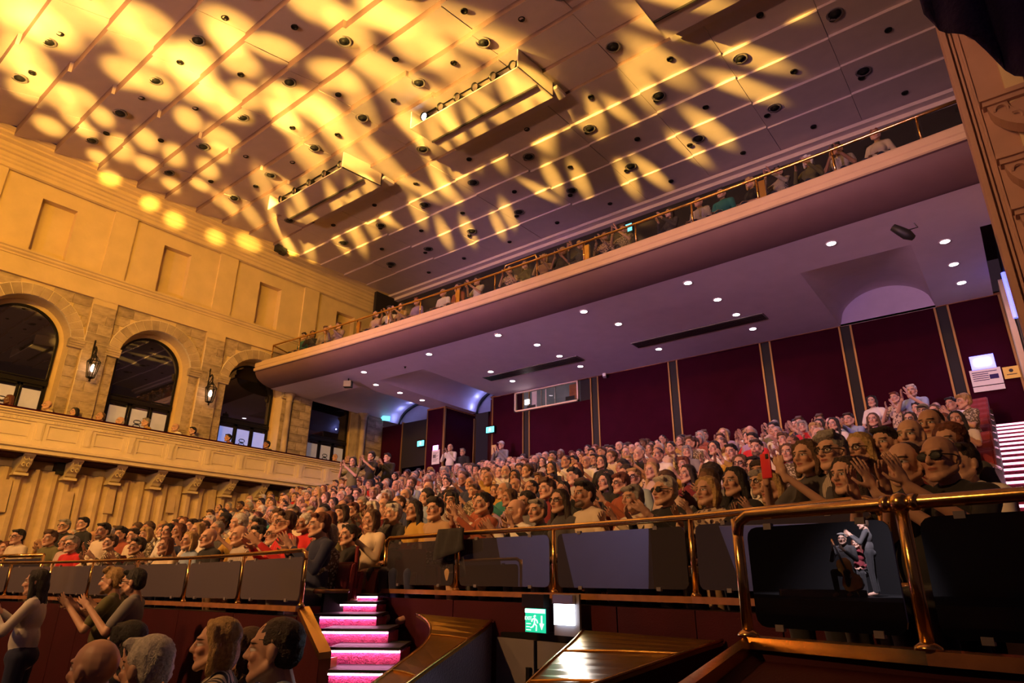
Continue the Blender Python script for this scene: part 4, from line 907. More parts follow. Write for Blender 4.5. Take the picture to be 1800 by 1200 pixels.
# ---- carved pier at the right edge
px0 = ray(1720,300); px0 = px0/px0.y; YP = 7.0; xe = px0.x*YP
pier = MB().box((xe+0.03, YP+0.06, -1.7), (2.3, YP+1.2, 7.6))
pr = structure(pier.build('column_pier', M['pierm']), 'carved plaster pier at the right edge')
for a, b, d in ((xe, xe+0.05, 0.05), (xe+0.07, xe+0.09, 0.03), (xe+0.13, xe+0.15, 0.02)): MB().box((a, YP+0.06-d, -1.7), (b, YP+0.08, 7.6)).build('pier_moulding', M['pierm'], pr)
SH = [(1672,50),(1720,196),(1750,296),(1776,384),(1800,462),(1822,535)]
def shell(zc, w):
    xc = xe+0.20+w; n = 24; hh = 0.82; ri = 0.80; rim = MB(); yf = YP-0.12
    def dpt(a, k): return YP-0.02-0.34*max(0, -math.sin(a)*k)
    def at_(a, k, o=0.0): return Vector((xc+w*k*math.cos(a), dpt(a, k)+o, zc+w*hh*k*math.sin(a)))
    for i in range(n):
        a0, a1 = PI+PI*i/n, PI+PI*(i+1)/n
        rim.hexa([at_(a0,1), at_(a1,1), at_(a1,ri), at_(a0,ri)], [at_(a0,1,.16), at_(a1,1,.16), at_(a1,ri,.16), at_(a0,ri,.16)])
    o = rim.build('carved_shell', M['pierm'], pr)
    b = MB(); nv = 10
    for j in range(nv+1):
        k = ri*(1-j/nv)
        for i in range(n+1): b.v.append(tuple(at_(PI+PI*i/n, k, 0.035-0.05*(1-(k/ri)**2))))
    for j in range(nv):
        for i in range(n): a = j*(n+1)+i; b.f.append((a, a+1, a+n+2, a+n+1))
    b.build('shell_bowl', M['pierm'], o, True)
    cs = MB()
    for i in range(9):
        t = PI+PI*(i+0.6)/9.6; c_ = at_(t, .90); sg_ = 1 if i % 2 else -1
        cs.tube([(c_.x+.052*math.cos(t+sg_*q), c_.y-0.008-0.2*.052*-math.sin(t+sg_*q)*-1, c_.z+.052*math.sin(t+sg_*q)) for q in np.linspace(0, 4.6, 10)], 0.015, 5)
    cs.build('shell_scroll', M['pierm'], o)
    MB().box((xe+0.17, YP-0.05, zc-0.0), (xc+w+.2, YP+0.08, zc+0.05)).box((xe+0.15, YP-0.08, zc+0.05), (xc+w+.2, YP+0.08, zc+0.10)).build('shell_ledge', M['pierm'], o)
for px, py in SH:
    p = ony(px, py, YP); shell(p.z, 0.80)
# stand-in sheet for an unidentified dark shape before the pier's head
dr = MB(); nx, nz = 26, 12
for j in range(nz+1):
    for i in range(nx+1):
        u, v = i/nx, j/nz; zb = 1.83-1.05*min(u, .42)
        dr.v.append((0.065+u*0.55, 2.15+0.03*math.sin(u*26)+0.04*v, (zb+(2.5-zb)*(1-v))))
for j in range(nz):
    for i in range(nx): a = j*(nx+1)+i; dr.f.append((a, a+1, a+nx+2, a+nx+1))
o = dr.build('dark_corner_shape', M['navy'], None, True); so = o.modifiers.new('solid', 'SOLIDIFY'); so.thickness = 0.02
tag(o, 'dark navy unidentified shape in the top right corner before the pier', 'drape')
# ---- wall lanterns
def lantern(px, py, label):
    p = onx(px, py, XW+0.30); o = thing('wall_lantern', label, 'lantern', p)
    fr = MB(); n = 6
    for i in range(n):
        a = 2*PI*i/n; c, s = math.cos(a), math.sin(a); a2 = 2*PI*(i+1)/n
        fr.tube([(0.10*c,0.10*s,-0.30),(0.165*c,0.165*s,0.16)], 0.014, 5)
        for r, z in ((0.10,-0.30),(0.165,0.16)): fr.tube([(r*c,r*s,z),(r*math.cos(a2),r*math.sin(a2),z)], 0.014, 5)
        fr.tube([(0.165*c,0.165*s,0.16),(0.05*c,0.05*s,0.30)], 0.012, 5)
    fr.lathe([(0.0,0.36),(0.04,0.34),(0.06,0.29),(0.06,0.27),(0.0,0.27)], n=10); fr.lathe([(0.0,-0.42),(0.03,-0.40),(0.02,-0.35),(0.09,-0.30),(0.0,-0.30)], n=10)
    lf = fr.build('lantern_frame', M['blackm'], o)
    gp = MB()
    for i in range(n):
        a, a2 = 2*PI*i/n, 2*PI*(i+1)/n
        gp.add([(0.095*math.cos(a),0.095*math.sin(a),-0.29),(0.095*math.cos(a2),0.095*math.sin(a2),-0.29),(0.158*math.cos(a2),0.158*math.sin(a2),0.15),(0.158*math.cos(a),0.158*math.sin(a),0.15)], [(0,1,2,3)])
    gp.build('lantern_glass', M['clear'], lf)
    MB().lathe([(0.0,-0.14),(0.045,-0.10),(0.055,-0.03),(0.03,0.06),(0.0,0.09)], n=12).build('lit_bulb', M['bulb'], lf, True)
    MB().tube([(0,0,0.34),(0.0,0,0.50),(-0.10,0,0.62),(-0.2,0,0.56),(-0.27,0,0.72)], 0.022, 6).tube([(-0.28,0,0.15),(-0.28,0,0.85)], 0.03, 6).tube([(-0.27,0,0.3),(-0.1,0,0.42),(-0.02,0,0.58)], 0.014, 5).build('wall_bracket', M['blackm'], o, True)
    l = lamp('lantern_lamp', 'POINT', p+Vector((0,0,-0.02)), p, 10, (1.0,0.55,0.32), 0.05)
lantern(163, 645, 'black iron lantern lit on the stone pier between the two left arches')
lantern(370, 690, 'black iron lantern lit beside the third arch near the balcony')
# ================================================================== PEOPLE: shapes
def cap_mesh(mb, p0, p1, r0, r1, n=12, k=4):
    p0, p1 = Vector(p0), Vector(p1); ax = p1-p0; L = ax.length
    t = ax/L if L > 1e-6 else Vector((0,0,1)); a = Vector((0,0,1)) if abs(t.z) < 0.9 else Vector((1,0,0)); u = t.cross(a).normalized(); w = t.cross(u)
    rings = [(p0 - t*r0*math.cos(PI/2*i/k), r0*math.sin(PI/2*i/k)) for i in range(1, k+1)] + [(p1 + t*r1*math.sin(PI/2*i/k), r1*math.cos(PI/2*i/k)) for i in range(0, k)]
    base = len(mb.v); mb.v.append(tuple(p0-t*r0))
    for c, r in rings:
        for j in range(n): an = 2*PI*j/n; mb.v.append(tuple(c+(u*math.cos(an)+w*math.sin(an))*r))
    mb.v.append(tuple(p1+t*r1)); last = len(mb.v)-1
    for j in range(n): mb.f.append((base, base+1+(j+1)%n, base+1+j)); q = base+1+(len(rings)-1)*n; mb.f.append((last, q+j, q+(j+1)%n))
    for i in range(len(rings)-1):
        for j in range(n): a0 = base+1+i*n+j; b0 = base+1+i*n+(j+1)%n; mb.f.append((a0, b0, b0+n, a0+n))
def ell(mb, c, r, mtx=None, n=14, k=9):
    base = len(mb.v); c = Vector(c)
    for i in range(k+1):
        th = PI*i/k
        for j in range(n):
            ph = 2*PI*j/n; p = Vector((r[0]*math.sin(th)*math.cos(ph), r[1]*math.sin(th)*math.sin(ph), r[2]*math.cos(th)))
            if mtx is not None: p = mtx@p
            mb.v.append(tuple(p+c))
    for i in range(k):
        for j in range(n): a = base+i*n+j; b = base+i*n+(j+1)%n; mb.f.append((a, a+n, b+n, b))
def remesh(mb, name, voxel, ratio, smooth=2, disp=None):
    me = bpy.data.meshes.new(name+'_raw'); me.from_pydata(mb.v, [], mb.f)
    o = bpy.data.objects.new(name+'_raw', me); COL.objects.link(o)
    m = o.modifiers.new('r', 'REMESH'); m.mode = 'VOXEL'; m.voxel_size = voxel; m.adaptivity = 0
    if smooth: s = o.modifiers.new('s', 'SMOOTH'); s.factor = 0.5; s.iterations = smooth
    if ratio < 1: d = o.modifiers.new('d', 'DECIMATE'); d.ratio = ratio
    dg = bpy.context.evaluated_depsgraph_get(); out = bpy.data.meshes.new_from_object(o.evaluated_get(dg)); out.name = name
    bpy.data.objects.remove(o); bpy.data.meshes.remove(me)
    out.polygons.foreach_set('use_smooth', [True]*len(out.polygons)); return out
def decim(me, ratio, name):
    o = bpy.data.objects.new('tmp', me); COL.objects.link(o); d = o.modifiers.new('d', 'DECIMATE'); d.ratio = ratio
    dg = bpy.context.evaluated_depsgraph_get(); out = bpy.data.meshes.new_from_object(o.evaluated_get(dg)); out.name = name
    bpy.data.objects.remove(o); return out
def head_prims(mb, T, female):
    R3 = T.to_3x3(); g = 0.99 if female else 1.06
    def P(x, y, z): return T@Vector((x*g, y*g, z*g))
    def E(c, r): ell(mb, P(*c), [v*g for v in r], R3)
    def C(a, b, r0, r1): cap_mesh(mb, P(*a), P(*b), r0*g, r1*g)
    E((0,.012,.032), (.076,.094,.088)); E((0,-.022,-.036), (.057 if female else .062,.066,.076)); C((-.012,-.068,-.094),(.012,-.068,-.094), .022, .022)
    C((0,-.086,.022),(0,-.106,-.020), .0085, .0135); C((-.012,-.094,-.024),(.012,-.094,-.024), .0085, .0085)
    C((-.040,-.070,.036),(-.010,-.083,.032), .011, .011); C((.040,-.070,.036),(.010,-.083,.032), .011, .011)
    for s in (-1, 1):
        E((s*.036,-.062,-.018), (.024,.022,.022)); E((s*.030,-.073,.009), (.0135,.0135,.011))
        E((s*.077,.016,-.002), (.011,.020,.031)); C((s*.058,.002,-.05),(s*.03,-.055,-.085), .022, .02)
    E((0,-.083,-.047), (.023,.012,.0065)); E((0,-.081,-.060), (.020,.012,.0075))
def hand_prims(mb, w, d, nrm, curl, sc=1.0, thumb=1):
    w, d, nrm = Vector(w), Vector(d).normalized(), Vector(nrm); nrm = (nrm-d*nrm.dot(d)).normalized(); s = d.cross(nrm)*thumb
    m3 = Matrix((s, nrm, d)).transposed()
    ell(mb, w+d*.048*sc, (.038*sc, .014*sc, .056*sc), m3); cap_mesh(mb, w-d*.03, w+d*.03, .026*sc, .024*sc)
    for i, (o, L) in enumerate(((-.031,.060),(-.011,.078),(.010,.084),(.030,.074))):
        a = w+d*.090*sc+s*o*sc; dirv = (d+s*o*5.2).normalized(); p = a; an = 0
        for k in range(3):
            an += curl*(0.5+0.35*k); dd = (dirv*math.cos(an)+nrm*math.sin(an)).normalized(); q = p+dd*L*sc*(.45,.31,.24)[k]
            cap_mesh(mb, p, q, .0088*sc*(1-.06*k), .0085*sc*(1-.08*k), 8, 3); p = q
    a = w+d*.025*sc+s*.030*sc; b = a+(d*.6+s*.75+nrm*.25).normalized()*.045*sc; c = b+(d*.9+s*.25+nrm*.35).normalized()*.036*sc
    cap_mesh(mb, a, b, .0125*sc, .010*sc, 8, 3); cap_mesh(mb, b, c, .010*sc, .0085*sc, 8, 3)
POSES = {   # elbow, wrist, hand direction, palm normal, curl  (right side; mirrored for the left)
 'lap':   ((.25,-.02,.72),(.085,-.30,.63),(-.35,-.9,-.1),(0,0,-1),.35),
 'clap':  ((.255,-.13,.76),(.070,-.31,.95),(-.12,-.62,.78),(-1,0,0),.12),
 'high':  ((.25,-.19,.82),(.062,-.37,1.01),(-.15,-.30,.95),(-1,0,0),.10),
 'open':  ((.26,-.12,.76),(.115,-.33,.94),(-.25,-.75,.62),(-1,.1,.3),.22),
 'phone': ((.235,-.17,.82),(.075,-.37,1.04),(-.10,-.30,.95),(-.55,.80,0),.55),
}
def person_geo(sex, pose, stand=False, turn=0.0, nod=0.0):
    f = sex == 'f'; up = 0.40 if stand else 0.0; sw = 0.155 if f else 0.178; k = 0.90 if f else 1.0
    dz = Vector((0, 0, up)); body, sh_s, sh_l, tr = MB(), MB(), MB(), MB()
    T = Matrix.Translation(Vector((0,-.035,1.195))+dz) @ Matrix.Rotation(turn, 4, 'Z') @ Matrix.Rotation(nod, 4, 'X')
    head_prims(body, T, f)
    cap_mesh(body, Vector((0,.025,1.02))+dz, Vector((0,-.005,1.12))+dz, .058*k, .053*k)
    tors = [('e',(0,.0,.90),(.155*k,.108,.175)),('e',(0,-.012,.68),((.128 if f else .150),.120,.18)),('e',(0,.0,.53),(.165,.125,.125)),('c',(-sw+.03,.012,1.005),(sw-.03,.012,1.005),.058*k),('c',(-.05,.02,1.045),(.05,.02,1.045),.045*k)]
    if f: tors += [('e',(-.066,-.068,.865),(.066,.054,.07)),('e',(.066,-.068,.865),(.066,.054,.07))]
    def tor(mb, g):
        for t in tors:
            if t[0] == 'e': ell(mb, Vector(t[1])+dz, [v+g for v in t[2]])
            else: cap_mesh(mb, Vector(t[1])+dz, Vector(t[2])+dz, t[3]+g, t[3]+g)
    tor(body, -.014); tor(sh_s, .006); tor(sh_l, .006)
    el, wr, hd, hn, cu = POSES[pose]
    for s in (-1, 1):
        mir = lambda v: Vector((v[0]*s, v[1], v[2]))
        S0 = mir((sw, .012, 1.00))+dz; E0 = mir(el)+dz; W0 = mir(wr)+dz
        if pose in ('clap', 'high', 'open') and s > 0: W0 += Vector((0, -.012, .03))
        r = 0.88 if f else 1.0
        cap_mesh(body, S0, E0, .047*r, .037*r); cap_mesh(body, E0, W0, .038*r, .026*r)
        hand_prims(body, W0, mir(hd), mir(hn), cu, 0.92 if f else 1.02, s)
        cap_mesh(sh_s, S0, S0.lerp(E0, .72), .062*r, .056*r); cap_mesh(sh_l, S0, E0, .061*r, .050*r); cap_mesh(sh_l, E0, E0.lerp(W0, .88), .050*r, .038*r)
        if stand:
            H0, K0, A0 = Vector((s*.09,.0,.93)), Vector((s*.10,-.01,.50)), Vector((s*.11,.02,.08)); F0 = Vector((s*.13,-.13,.045))
        else:
            H0, K0, A0 = Vector((s*.09,-.02,.50)), Vector((s*.13,-.45,.50)), Vector((s*.13,-.40,.08)); F0 = Vector((s*.14,-.56,.045))
        cap_mesh(body, H0, K0, .075, .052); cap_mesh(body, K0, A0, .050, .036); cap_mesh(body, A0, F0, .042, .036)
        cap_mesh(tr, H0, K0, .092, .068); cap_mesh(tr, K0, A0.lerp(K0, .06), .066, .056)
    ell(tr, Vector((0,0,.535))+dz, (.178,.138,.13))
    return body, sh_s, sh_l, tr, T
def set_hp(me, T, g):
    n = len(me.vertices); co = np.empty(n*3); me.vertices.foreach_get('co', co); co = co.reshape(n, 3)
    inv = np.array(T.inverted()); h = (co@inv[:3,:3].T + inv[:3,3])/g
    far = np.linalg.norm(h, axis=1) > 0.19; h[far] = (0, 9, 0)
    a = me.attributes.new('hp', 'FLOAT_VECTOR', 'POINT'); a.data.foreach_set('vector', h.astype(np.float32).ravel())
# hair in head space
def hair_geo(style):
    mb = MB()
    def E(c, r): ell(mb, c, r)
    def Cc(a, b, r0, r1): cap_mesh(mb, a, b, r0, r1)
    top = lambda: E((0,.026,.048), (.083,.096,.090))
    if style == 'short': top(); E((0,.055,.0), (.074,.062,.072)); Cc((-.05,-.055,.098),(.05,-.055,.098), .020, .024)
    elif style == 'crop': E((0,.022,.042), (.0795,.0965,.0855)); E((0,.050,.0), (.0735,.062,.068))
    elif style == 'receding': E((0,.040,.045), (.082,.086,.084)); E((0,.058,-.01), (.075,.058,.06))
    elif style == 'fringe': E((0,.050,.004), (.082,.066,.052)); E((0,.06,-.02), (.074,.058,.055))
    elif style == 'parted': top(); E((0,.055,.0), (.076,.062,.072)); Cc((.05,-.056,.102),(-.05,-.06,.092), .024, .026); Cc((.05,-.03,.125),(-.04,-.03,.128), .02, .022)
    elif style in ('bob', 'bangs'):
        top(); E((0,.050,-.035), (.088,.070,.095))
        for s in (-1, 1): Cc((s*.070,-.022,.085),(s*.088,.005,-.02), .024, .026); Cc((s*.088,.005,-.02),(s*.076,-.005,-.115), .026, .020); Cc((s*.022,-.040,.112),(s*.078,-.02,.05), .014, .020)
        if style == 'bangs': Cc((-.052,-.074,.072),(.052,-.074,.072), .016, .016); Cc((-.03,-.07,.095),(.03,-.07,.095), .022, .022)
    elif style == 'long':
        top(); E((0,.055,-.04), (.088,.070,.11)); E((0,.075,-.17), (.098,.045,.13))
        for s in (-1, 1): Cc((s*.022,-.038,.112),(s*.080,-.014,.045), .014, .022); Cc((s*.080,-.014,.045),(s*.088,.012,-.08), .024, .026); Cc((s*.088,.012,-.08),(s*.098,.0,-.25), .028, .018)
    elif style == 'curly':
        rr = random.Random(3)
        E((0,.035,.05), (.088,.095,.092)); E((0,.06,-.02), (.085,.06,.08))
        for i in range(70):
            a, b = rr.uniform(-PI, PI), rr.uniform(-.6, 1.4); p = Vector((math.cos(a)*math.cos(b)*.093, .035+math.sin(a)*math.cos(b)*.095, .045+math.sin(b)*.092))
            if p.y < -.035 and p.z < .085: continue
            Cc(p, p+Vector((.001,0,0)), .026, .026)
    elif style == 'pixie': E((0,.028,.055), (.088,.098,.092)); E((0,.055,.0), (.084,.066,.07)); Cc((-.05,-.066,.088),(.045,-.062,.096), .022, .026); [Cc((s*.078,-.01,.05),(s*.080,-.008,.005), .018, .012) for s in (-1,1)]
    elif style == 'bun': top(); E((0,.05,.0), (.078,.062,.072)); E((0,.125,.06), (.045,.042,.045)); [Cc((s*.04,-.05,.105),(s*.078,.0,.03), .020, .018) for s in (-1,1)]
    elif style == 'cap': E((0,.02,.062), (.090,.102,.080)); ell(mb, (0,-.10,.068), (.070,.075,.010))
    elif style == 'scarf':
        E((0,.026,.040), (.090,.100,.100)); E((0,.03,-.10), (.085,.08,.08))
        for s in (-1, 1): Cc((s*.05,-.045,.105),(s*.082,-.03,.0), .022, .024); Cc((s*.082,-.03,.0),(s*.055,-.05,-.115), .024, .024)
    me = remesh(mb, 'hair', .010, .5, 2)
    if style not in ('cap', 'scarf', 'fringe', 'receding'):                    # combed locks
        n = len(me.vertices); co = np.empty(n*3); me.vertices.foreach_get('co', co); co = co.reshape(n, 3)
        ang = np.arctan2(co[:,0], co[:,1]-.03); rad = np.hypot(co[:,0], co[:,1]-.03)+1e-6
        amp = .0035*np.sin(ang*23+co[:,2]*14)*np.clip(rad/.06, 0, 1); co[:,0] *= 1+amp/rad; co[:,1] = .03+(co[:,1]-.03)*(1+amp/rad)
        me.vertices.foreach_set('co', co.ravel()); me.update()
    return me
HAIR_STYLES = ('short','crop','receding','fringe','parted','bob','bangs','long','curly','pixie','bun','cap','scarf')
HAIRM = {s: hair_geo(s) for s in HAIR_STYLES}
gm = MB()
for s in (-1, 1):
    gm.tube([(s*.033+.024*math.cos(t), -.094+.012*abs(math.cos(t))*(1 if math.cos(t)*s > 0 else 0), .008+.018*math.sin(t)) for t in np.linspace(0, 2*PI, 15)], .0032, 5)
    gm.tube([(s*.058,-.086,.012),(s*.082,-.03,.012),(s*.084,.02,.006)], .0030, 5)
gm.tube([(-.010,-.098,.011),(.010,-.098,.011)], .003, 5)
GLASS_ME = gm.mesh('glasses', M['blackm'])
sg = MB()
for s in (-1, 1): ell(sg, (s*.032,-.093,.006), (.027,.006,.020), None, 12, 6)
sg.add(gm.v, gm.f)
SHADES_ME = sg.mesh('glasses', M['black'])
def skin_mat(name, tone, brow, beard=0.0, bcol=None):
    m = bpy.data.materials.new(name); m.use_nodes = True; nt = m.node_tree; b = nt.nodes['Principled BSDF']; b.inputs['Roughness'].default_value = 0.5
    b.inputs['Subsurface Weight'].default_value = 0.0
    at = nt.nodes.new('ShaderNodeAttribute'); at.attribute_name = 'hp'; sp = nt.nodes.new('ShaderNodeSeparateXYZ'); nt.links.new(at.outputs['Vector'], sp.inputs[0])
    def N(op, a, c=None):
        n = nt.nodes.new('ShaderNodeMath'); n.operation = op
        for i, v in enumerate((a, c)):
            if v is None: continue
            if isinstance(v, (int, float)): n.inputs[i].default_value = v
            else: nt.links.new(v, n.inputs[i])
        return n.outputs[0]
    X, Y, Z = sp.outputs; AX = N('ABSOLUTE', X); front = N('LESS_THAN', Y, -0.035)
    def elli(cx, cz, hw, hh, ax=True, soft=0.35):
        u = N('DIVIDE', N('SUBTRACT', AX if ax else X, cx), hw); v = N('DIVIDE', N('SUBTRACT', Z, cz), hh)
        d = N('ADD', N('MULTIPLY', u, u), N('MULTIPLY', v, v)); n = nt.nodes.new('ShaderNodeMapRange'); n.inputs[1].default_value = 1-soft; n.inputs[2].default_value = 1+soft; n.inputs[3].default_value = 1; n.inputs[4].default_value = 0
        nt.links.new(d, n.inputs[0]); return N('MULTIPLY', n.outputs[0], front)
    def mix(prev, col, fac):
        n = nt.nodes.new('ShaderNodeMix'); n.data_type = 'RGBA'
        if isinstance(prev, tuple): n.inputs[6].default_value = (*prev, 1)
        else: nt.links.new(prev, n.inputs[6])
        n.inputs[7].default_value = (*col, 1); nt.links.new(fac, n.inputs[0]); return n.outputs[2]
    c = mix(tone, tuple(t*f for t, f in zip(tone, (1.0,.86,.83))), elli(.040, -.018, .026, .024, soft=.9))
    if beard: c = mix(c, bcol, N('MULTIPLY', elli(0, -.085, .062, .045, False, .25), beard))
    c = mix(c, tuple(t*f for t, f in zip(tone, (.80,.42,.42))), elli(0, -.053, .024, .0095, False))
    c = mix(c, (.05,.015,.015), elli(0, -.0535, .020, .0018, False))
    c = mix(c, tuple(v*.6 for v in tone), elli(.031, .010, .022, .0125, soft=.5))
    c = mix(c, (.62,.58,.54), elli(.031, .007, .0160, .0070)); c = mix(c, (.02,.012,.01), elli(.031, .0075, .0064, .0070))
    c = mix(c, tuple(v*.35 for v in tone), elli(.031, .0150, .0185, .0026)); c = mix(c, brow, elli(.032, .030, .021, .0046))
    nt.links.new(c, b.inputs['Base Color']); MATS[name] = m; return m
HC = {'black': (.010,.008,.008), 'dark brown': (.030,.016,.010), 'brown': (.085,.042,.020), 'auburn': (.13,.035,.015), 'blond': (.42,.27,.10), 'grey': (.26,.24,.22), 'white': (.58,.55,.50)}
HM = {k: mat('hair_'+k.replace(' ', '_'), v, 0.5, bump=0.6, bscale=140, var=0.35, vscale=60) for k, v in HC.items()}
SK = []
for i, (tone, nm) in enumerate((((.56,.33,.23),'pale'),((.47,.26,.17),'tan'),((.36,.18,.11),'olive'),((.16,.075,.042),'deep'))):
    SK.append([skin_mat('skin_%s' % nm, tone, (.05,.03,.02)), skin_mat('skin_%s_bearded' % nm, tone, (.04,.02,.015), .85, (.035,.020,.014)), skin_mat('skin_%s_grey_beard' % nm, tone, (.2,.18,.16), .75, (.30,.27,.24))])
def cloth(name, col, pat=None, col2=None, sc=30.0):
    m = mat('cloth_'+name.replace(' ', '_'), col, 0.85, bump=0.18, bscale=14, sheen=0.1)
    if pat:
        nt = m.node_tree; b = nt.nodes['Principled BSDF']; tc = nt.nodes.new('ShaderNodeTexCoord'); mx = nt.nodes.new('ShaderNodeMix'); mx.data_type = 'RGBA'; mx.inputs[6].default_value = (*col, 1); mx.inputs[7].default_value = (*col2, 1)
        if pat == 'stripe': t = nt.nodes.new('ShaderNodeTexWave'); t.inputs['Scale'].default_value = sc; out = t.outputs[1]
        else: t = nt.nodes.new('ShaderNodeTexVoronoi'); t.inputs['Scale'].default_value = sc; out = t.outputs[0]
        nt.links.new(tc.outputs['Object'], t.inputs['Vector']); g = nt.nodes.new('ShaderNodeMath'); g.operation = 'GREATER_THAN'; g.inputs[1].default_value = .55 if pat == 'stripe' else .42; nt.links.new(out, g.inputs[0]); nt.links.new(g.outputs[0], mx.inputs[0]); nt.links.new(mx.outputs[2], b.inputs['Base Color'])
    return m
CL = {'white': cloth('white', (.68,.64,.58)), 'cream': cloth('cream', (.60,.50,.36)), 'black': cloth('black', (.012,.011,.012)), 'dark grey': cloth('dark grey', (.06,.055,.055)), 'grey': cloth('grey', (.20,.19,.19)),
 'navy': cloth('navy', (.015,.020,.060)), 'light blue': cloth('light blue', (.26,.33,.45)), 'red': cloth('red', (.50,.012,.015)), 'maroon': cloth('maroon', (.16,.012,.018)), 'rust': cloth('rust', (.28,.065,.025)),
 'mustard': cloth('mustard', (.42,.25,.04)), 'olive': cloth('olive', (.12,.11,.04)), 'tan': cloth('tan', (.38,.24,.13)), 'teal': cloth('teal', (.02,.18,.17)), 'striped': cloth('striped', (.58,.52,.44), 'stripe', (.16,.12,.10), 22), 'black striped': cloth('black striped', (.02,.02,.022), 'stripe', (.50,.44,.34), 9),
 'patterned': cloth('patterned', (.10,.06,.06), 'spot', (.55,.42,.30), 26), 'floral': cloth('floral', (.50,.44,.32), 'spot', (.12,.09,.05), 34), 'lilac': cloth('lilac', (.34,.24,.42)), 'beige': cloth('beige', (.50,.36,.30))}
GEO = {}; HEADT = {}
TURN = {'lap': .10, 'clap': -.06, 'high': .16, 'open': -.14, 'phone': 0.0}
def finish(me, mats):
    me.materials.clear()
    for m in mats: me.materials.append(m)
    return me
def make_variant(sex, pose, stand=False, fine=True):
    key = (sex, pose, stand)
    if key in GEO: return GEO[key]
    body, s1, s2, tr, T = person_geo(sex, pose, stand, TURN[pose], 0.04 if stand else -0.02)
    bm_ = remesh(body, 'person', .0066, .30, 2); set_hp(bm_, T, .99 if sex == 'f' else 1.06); finish(bm_, [SK[0][0]])
    a = finish(remesh(s1, 'shirt', .014, .6, 3), [CL['white']]); b = finish(remesh(s2, 'shirt', .014, .6, 3), [CL['white']]); t = finish(remesh(tr, 'trousers', .016, .5, 3), [CL['navy']])
    GEO[key] = dict(body=bm_, short=a, long=b, trousers=t, T=T, g=.99 if sex == 'f' else 1.06); return GEO[key]
for m_ in HAIRM.values(): finish(m_, [HM['brown']])
def slotmat(o, m): o.material_slots[0].link = 'OBJECT'; o.material_slots[0].material = m
def person(p, rz, sex, pose, hair, hcol, shirt, label, sleeve='short', skin=0, beard=0, glasses=None, trousers='navy', stand=False, sc=1.05, group=None, prop=None):
    g = make_variant(sex, pose, stand)
    o = obj('person', g['body'], loc=p, rz=rz); o.scale = (sc, sc, sc); slotmat(o, SK[skin][beard]); tag(o, label, 'person', group)
    c = obj('shirt', g[sleeve], o); slotmat(c, CL[shirt]); c = obj('trousers', g['trousers'], o); slotmat(c, CL[trousers])
    hm = g['T'] @ Matrix.Diagonal((g['g'], g['g'], g['g'], 1))
    if hair:
        c = obj('hair' if hair not in ('cap', 'scarf') else hair if hair == 'cap' else 'headscarf', HAIRM[hair], o); c.matrix_local = hm; slotmat(c, HM[hcol] if hcol in HM else CL[hcol])
    if glasses: c = obj('glasses', GLASS_ME if glasses == 1 else SHADES_ME, o); c.matrix_local = hm
    return o
LOD = {}
def fig_arrays(sex, pose, hair, sleeve, stand, lvl):
    key = (sex, pose, hair, sleeve, stand, lvl)
    if key in LOD: return LOD[key]
    g = make_variant(sex, pose, stand); V, F, MI, HP = [], [], [], []; n0 = 0
    rr = {1: (.13, .35, .25, .35), 2: (.045, .10, .07, .12)}[lvl]
    for slot, (me, r, mt) in enumerate(((g['body'], rr[0], None), (g[sleeve], rr[1], None), (g['trousers'], rr[2], None), (HAIRM.get(hair), rr[3], 'h'))):
        if me is None: continue
        ck = (me.name, lvl)
        if ck not in LOD:
            d = decim(me, r, 'lod'); n = len(d.vertices); co = np.empty(n*3); d.vertices.foreach_get('co', co); d.calc_loop_triangles(); t = np.empty(len(d.loop_triangles)*3, int); d.loop_triangles.foreach_get('vertices', t)
            hp = np.zeros((n, 3))+(0, 9, 0)
            if 'hp' in d.attributes: h = np.empty(n*3, np.float32); d.attributes['hp'].data.foreach_get('vector', h); hp = h.reshape(n, 3)
            LOD[ck] = (co.reshape(n, 3), t.reshape(-1, 3), hp); bpy.data.meshes.remove(d)
        co, t, hp = LOD[ck]
        if mt == 'h': hm = np.array(g['T'])*1.0; co = (co*g['g'])@hm[:3,:3].T+hm[:3,3]
        V.append(co); F.append(t+n0); MI.append(np.full(len(t), slot)); HP.append(hp); n0 += len(co)
    LOD[key] = tuple(np.concatenate(a) for a in (V, F, MI, HP)); return LOD[key]
def mesh_from(V, F, MI, HP, name, mats):
    me = bpy.data.meshes.new(name); me.vertices.add(len(V)); me.vertices.foreach_set('co', V.astype(np.float32).ravel())
    me.loops.add(F.size); me.loops.foreach_set('vertex_index', F.ravel().astype(np.int32)); me.polygons.add(len(F)); me.polygons.foreach_set('loop_start', np.arange(0, F.size, 3, dtype=np.int32))
    me.polygons.foreach_set('material_index', MI.astype(np.int32)); me.polygons.foreach_set('use_smooth', np.ones(len(F), bool))
    a = me.attributes.new('hp', 'FLOAT_VECTOR', 'POINT'); a.data.foreach_set('vector', HP.astype(np.float32).ravel())
    for m in mats: me.materials.append(m)
    me.update(calc_edges=True); return me
FIG = {}
def figure(p, rz, sex, pose, hair, hcol, shirt, label, sleeve='short', skin=0, beard=0, trousers='navy', stand=False, sc=1.05, group=None, **kw):
    key = (sex, pose, hair, sleeve, stand)
    if key not in FIG: FIG[key] = mesh_from(*fig_arrays(*key, 1), 'person', [SK[0][0], CL['white'], CL['navy'], HM['brown']])
    o = obj('person', FIG[key], loc=p, rz=rz); o.scale = (sc, sc, sc); tag(o, label, 'person', group)
    for i, m in enumerate((SK[skin][beard], CL[shirt], CL[trousers], (HM[hcol] if hcol in HM else CL[hcol]) if hair else None)):
        if m is None or i >= len(o.material_slots): continue
        o.material_slots[i].link = 'OBJECT'; o.material_slots[i].material = m
    return o
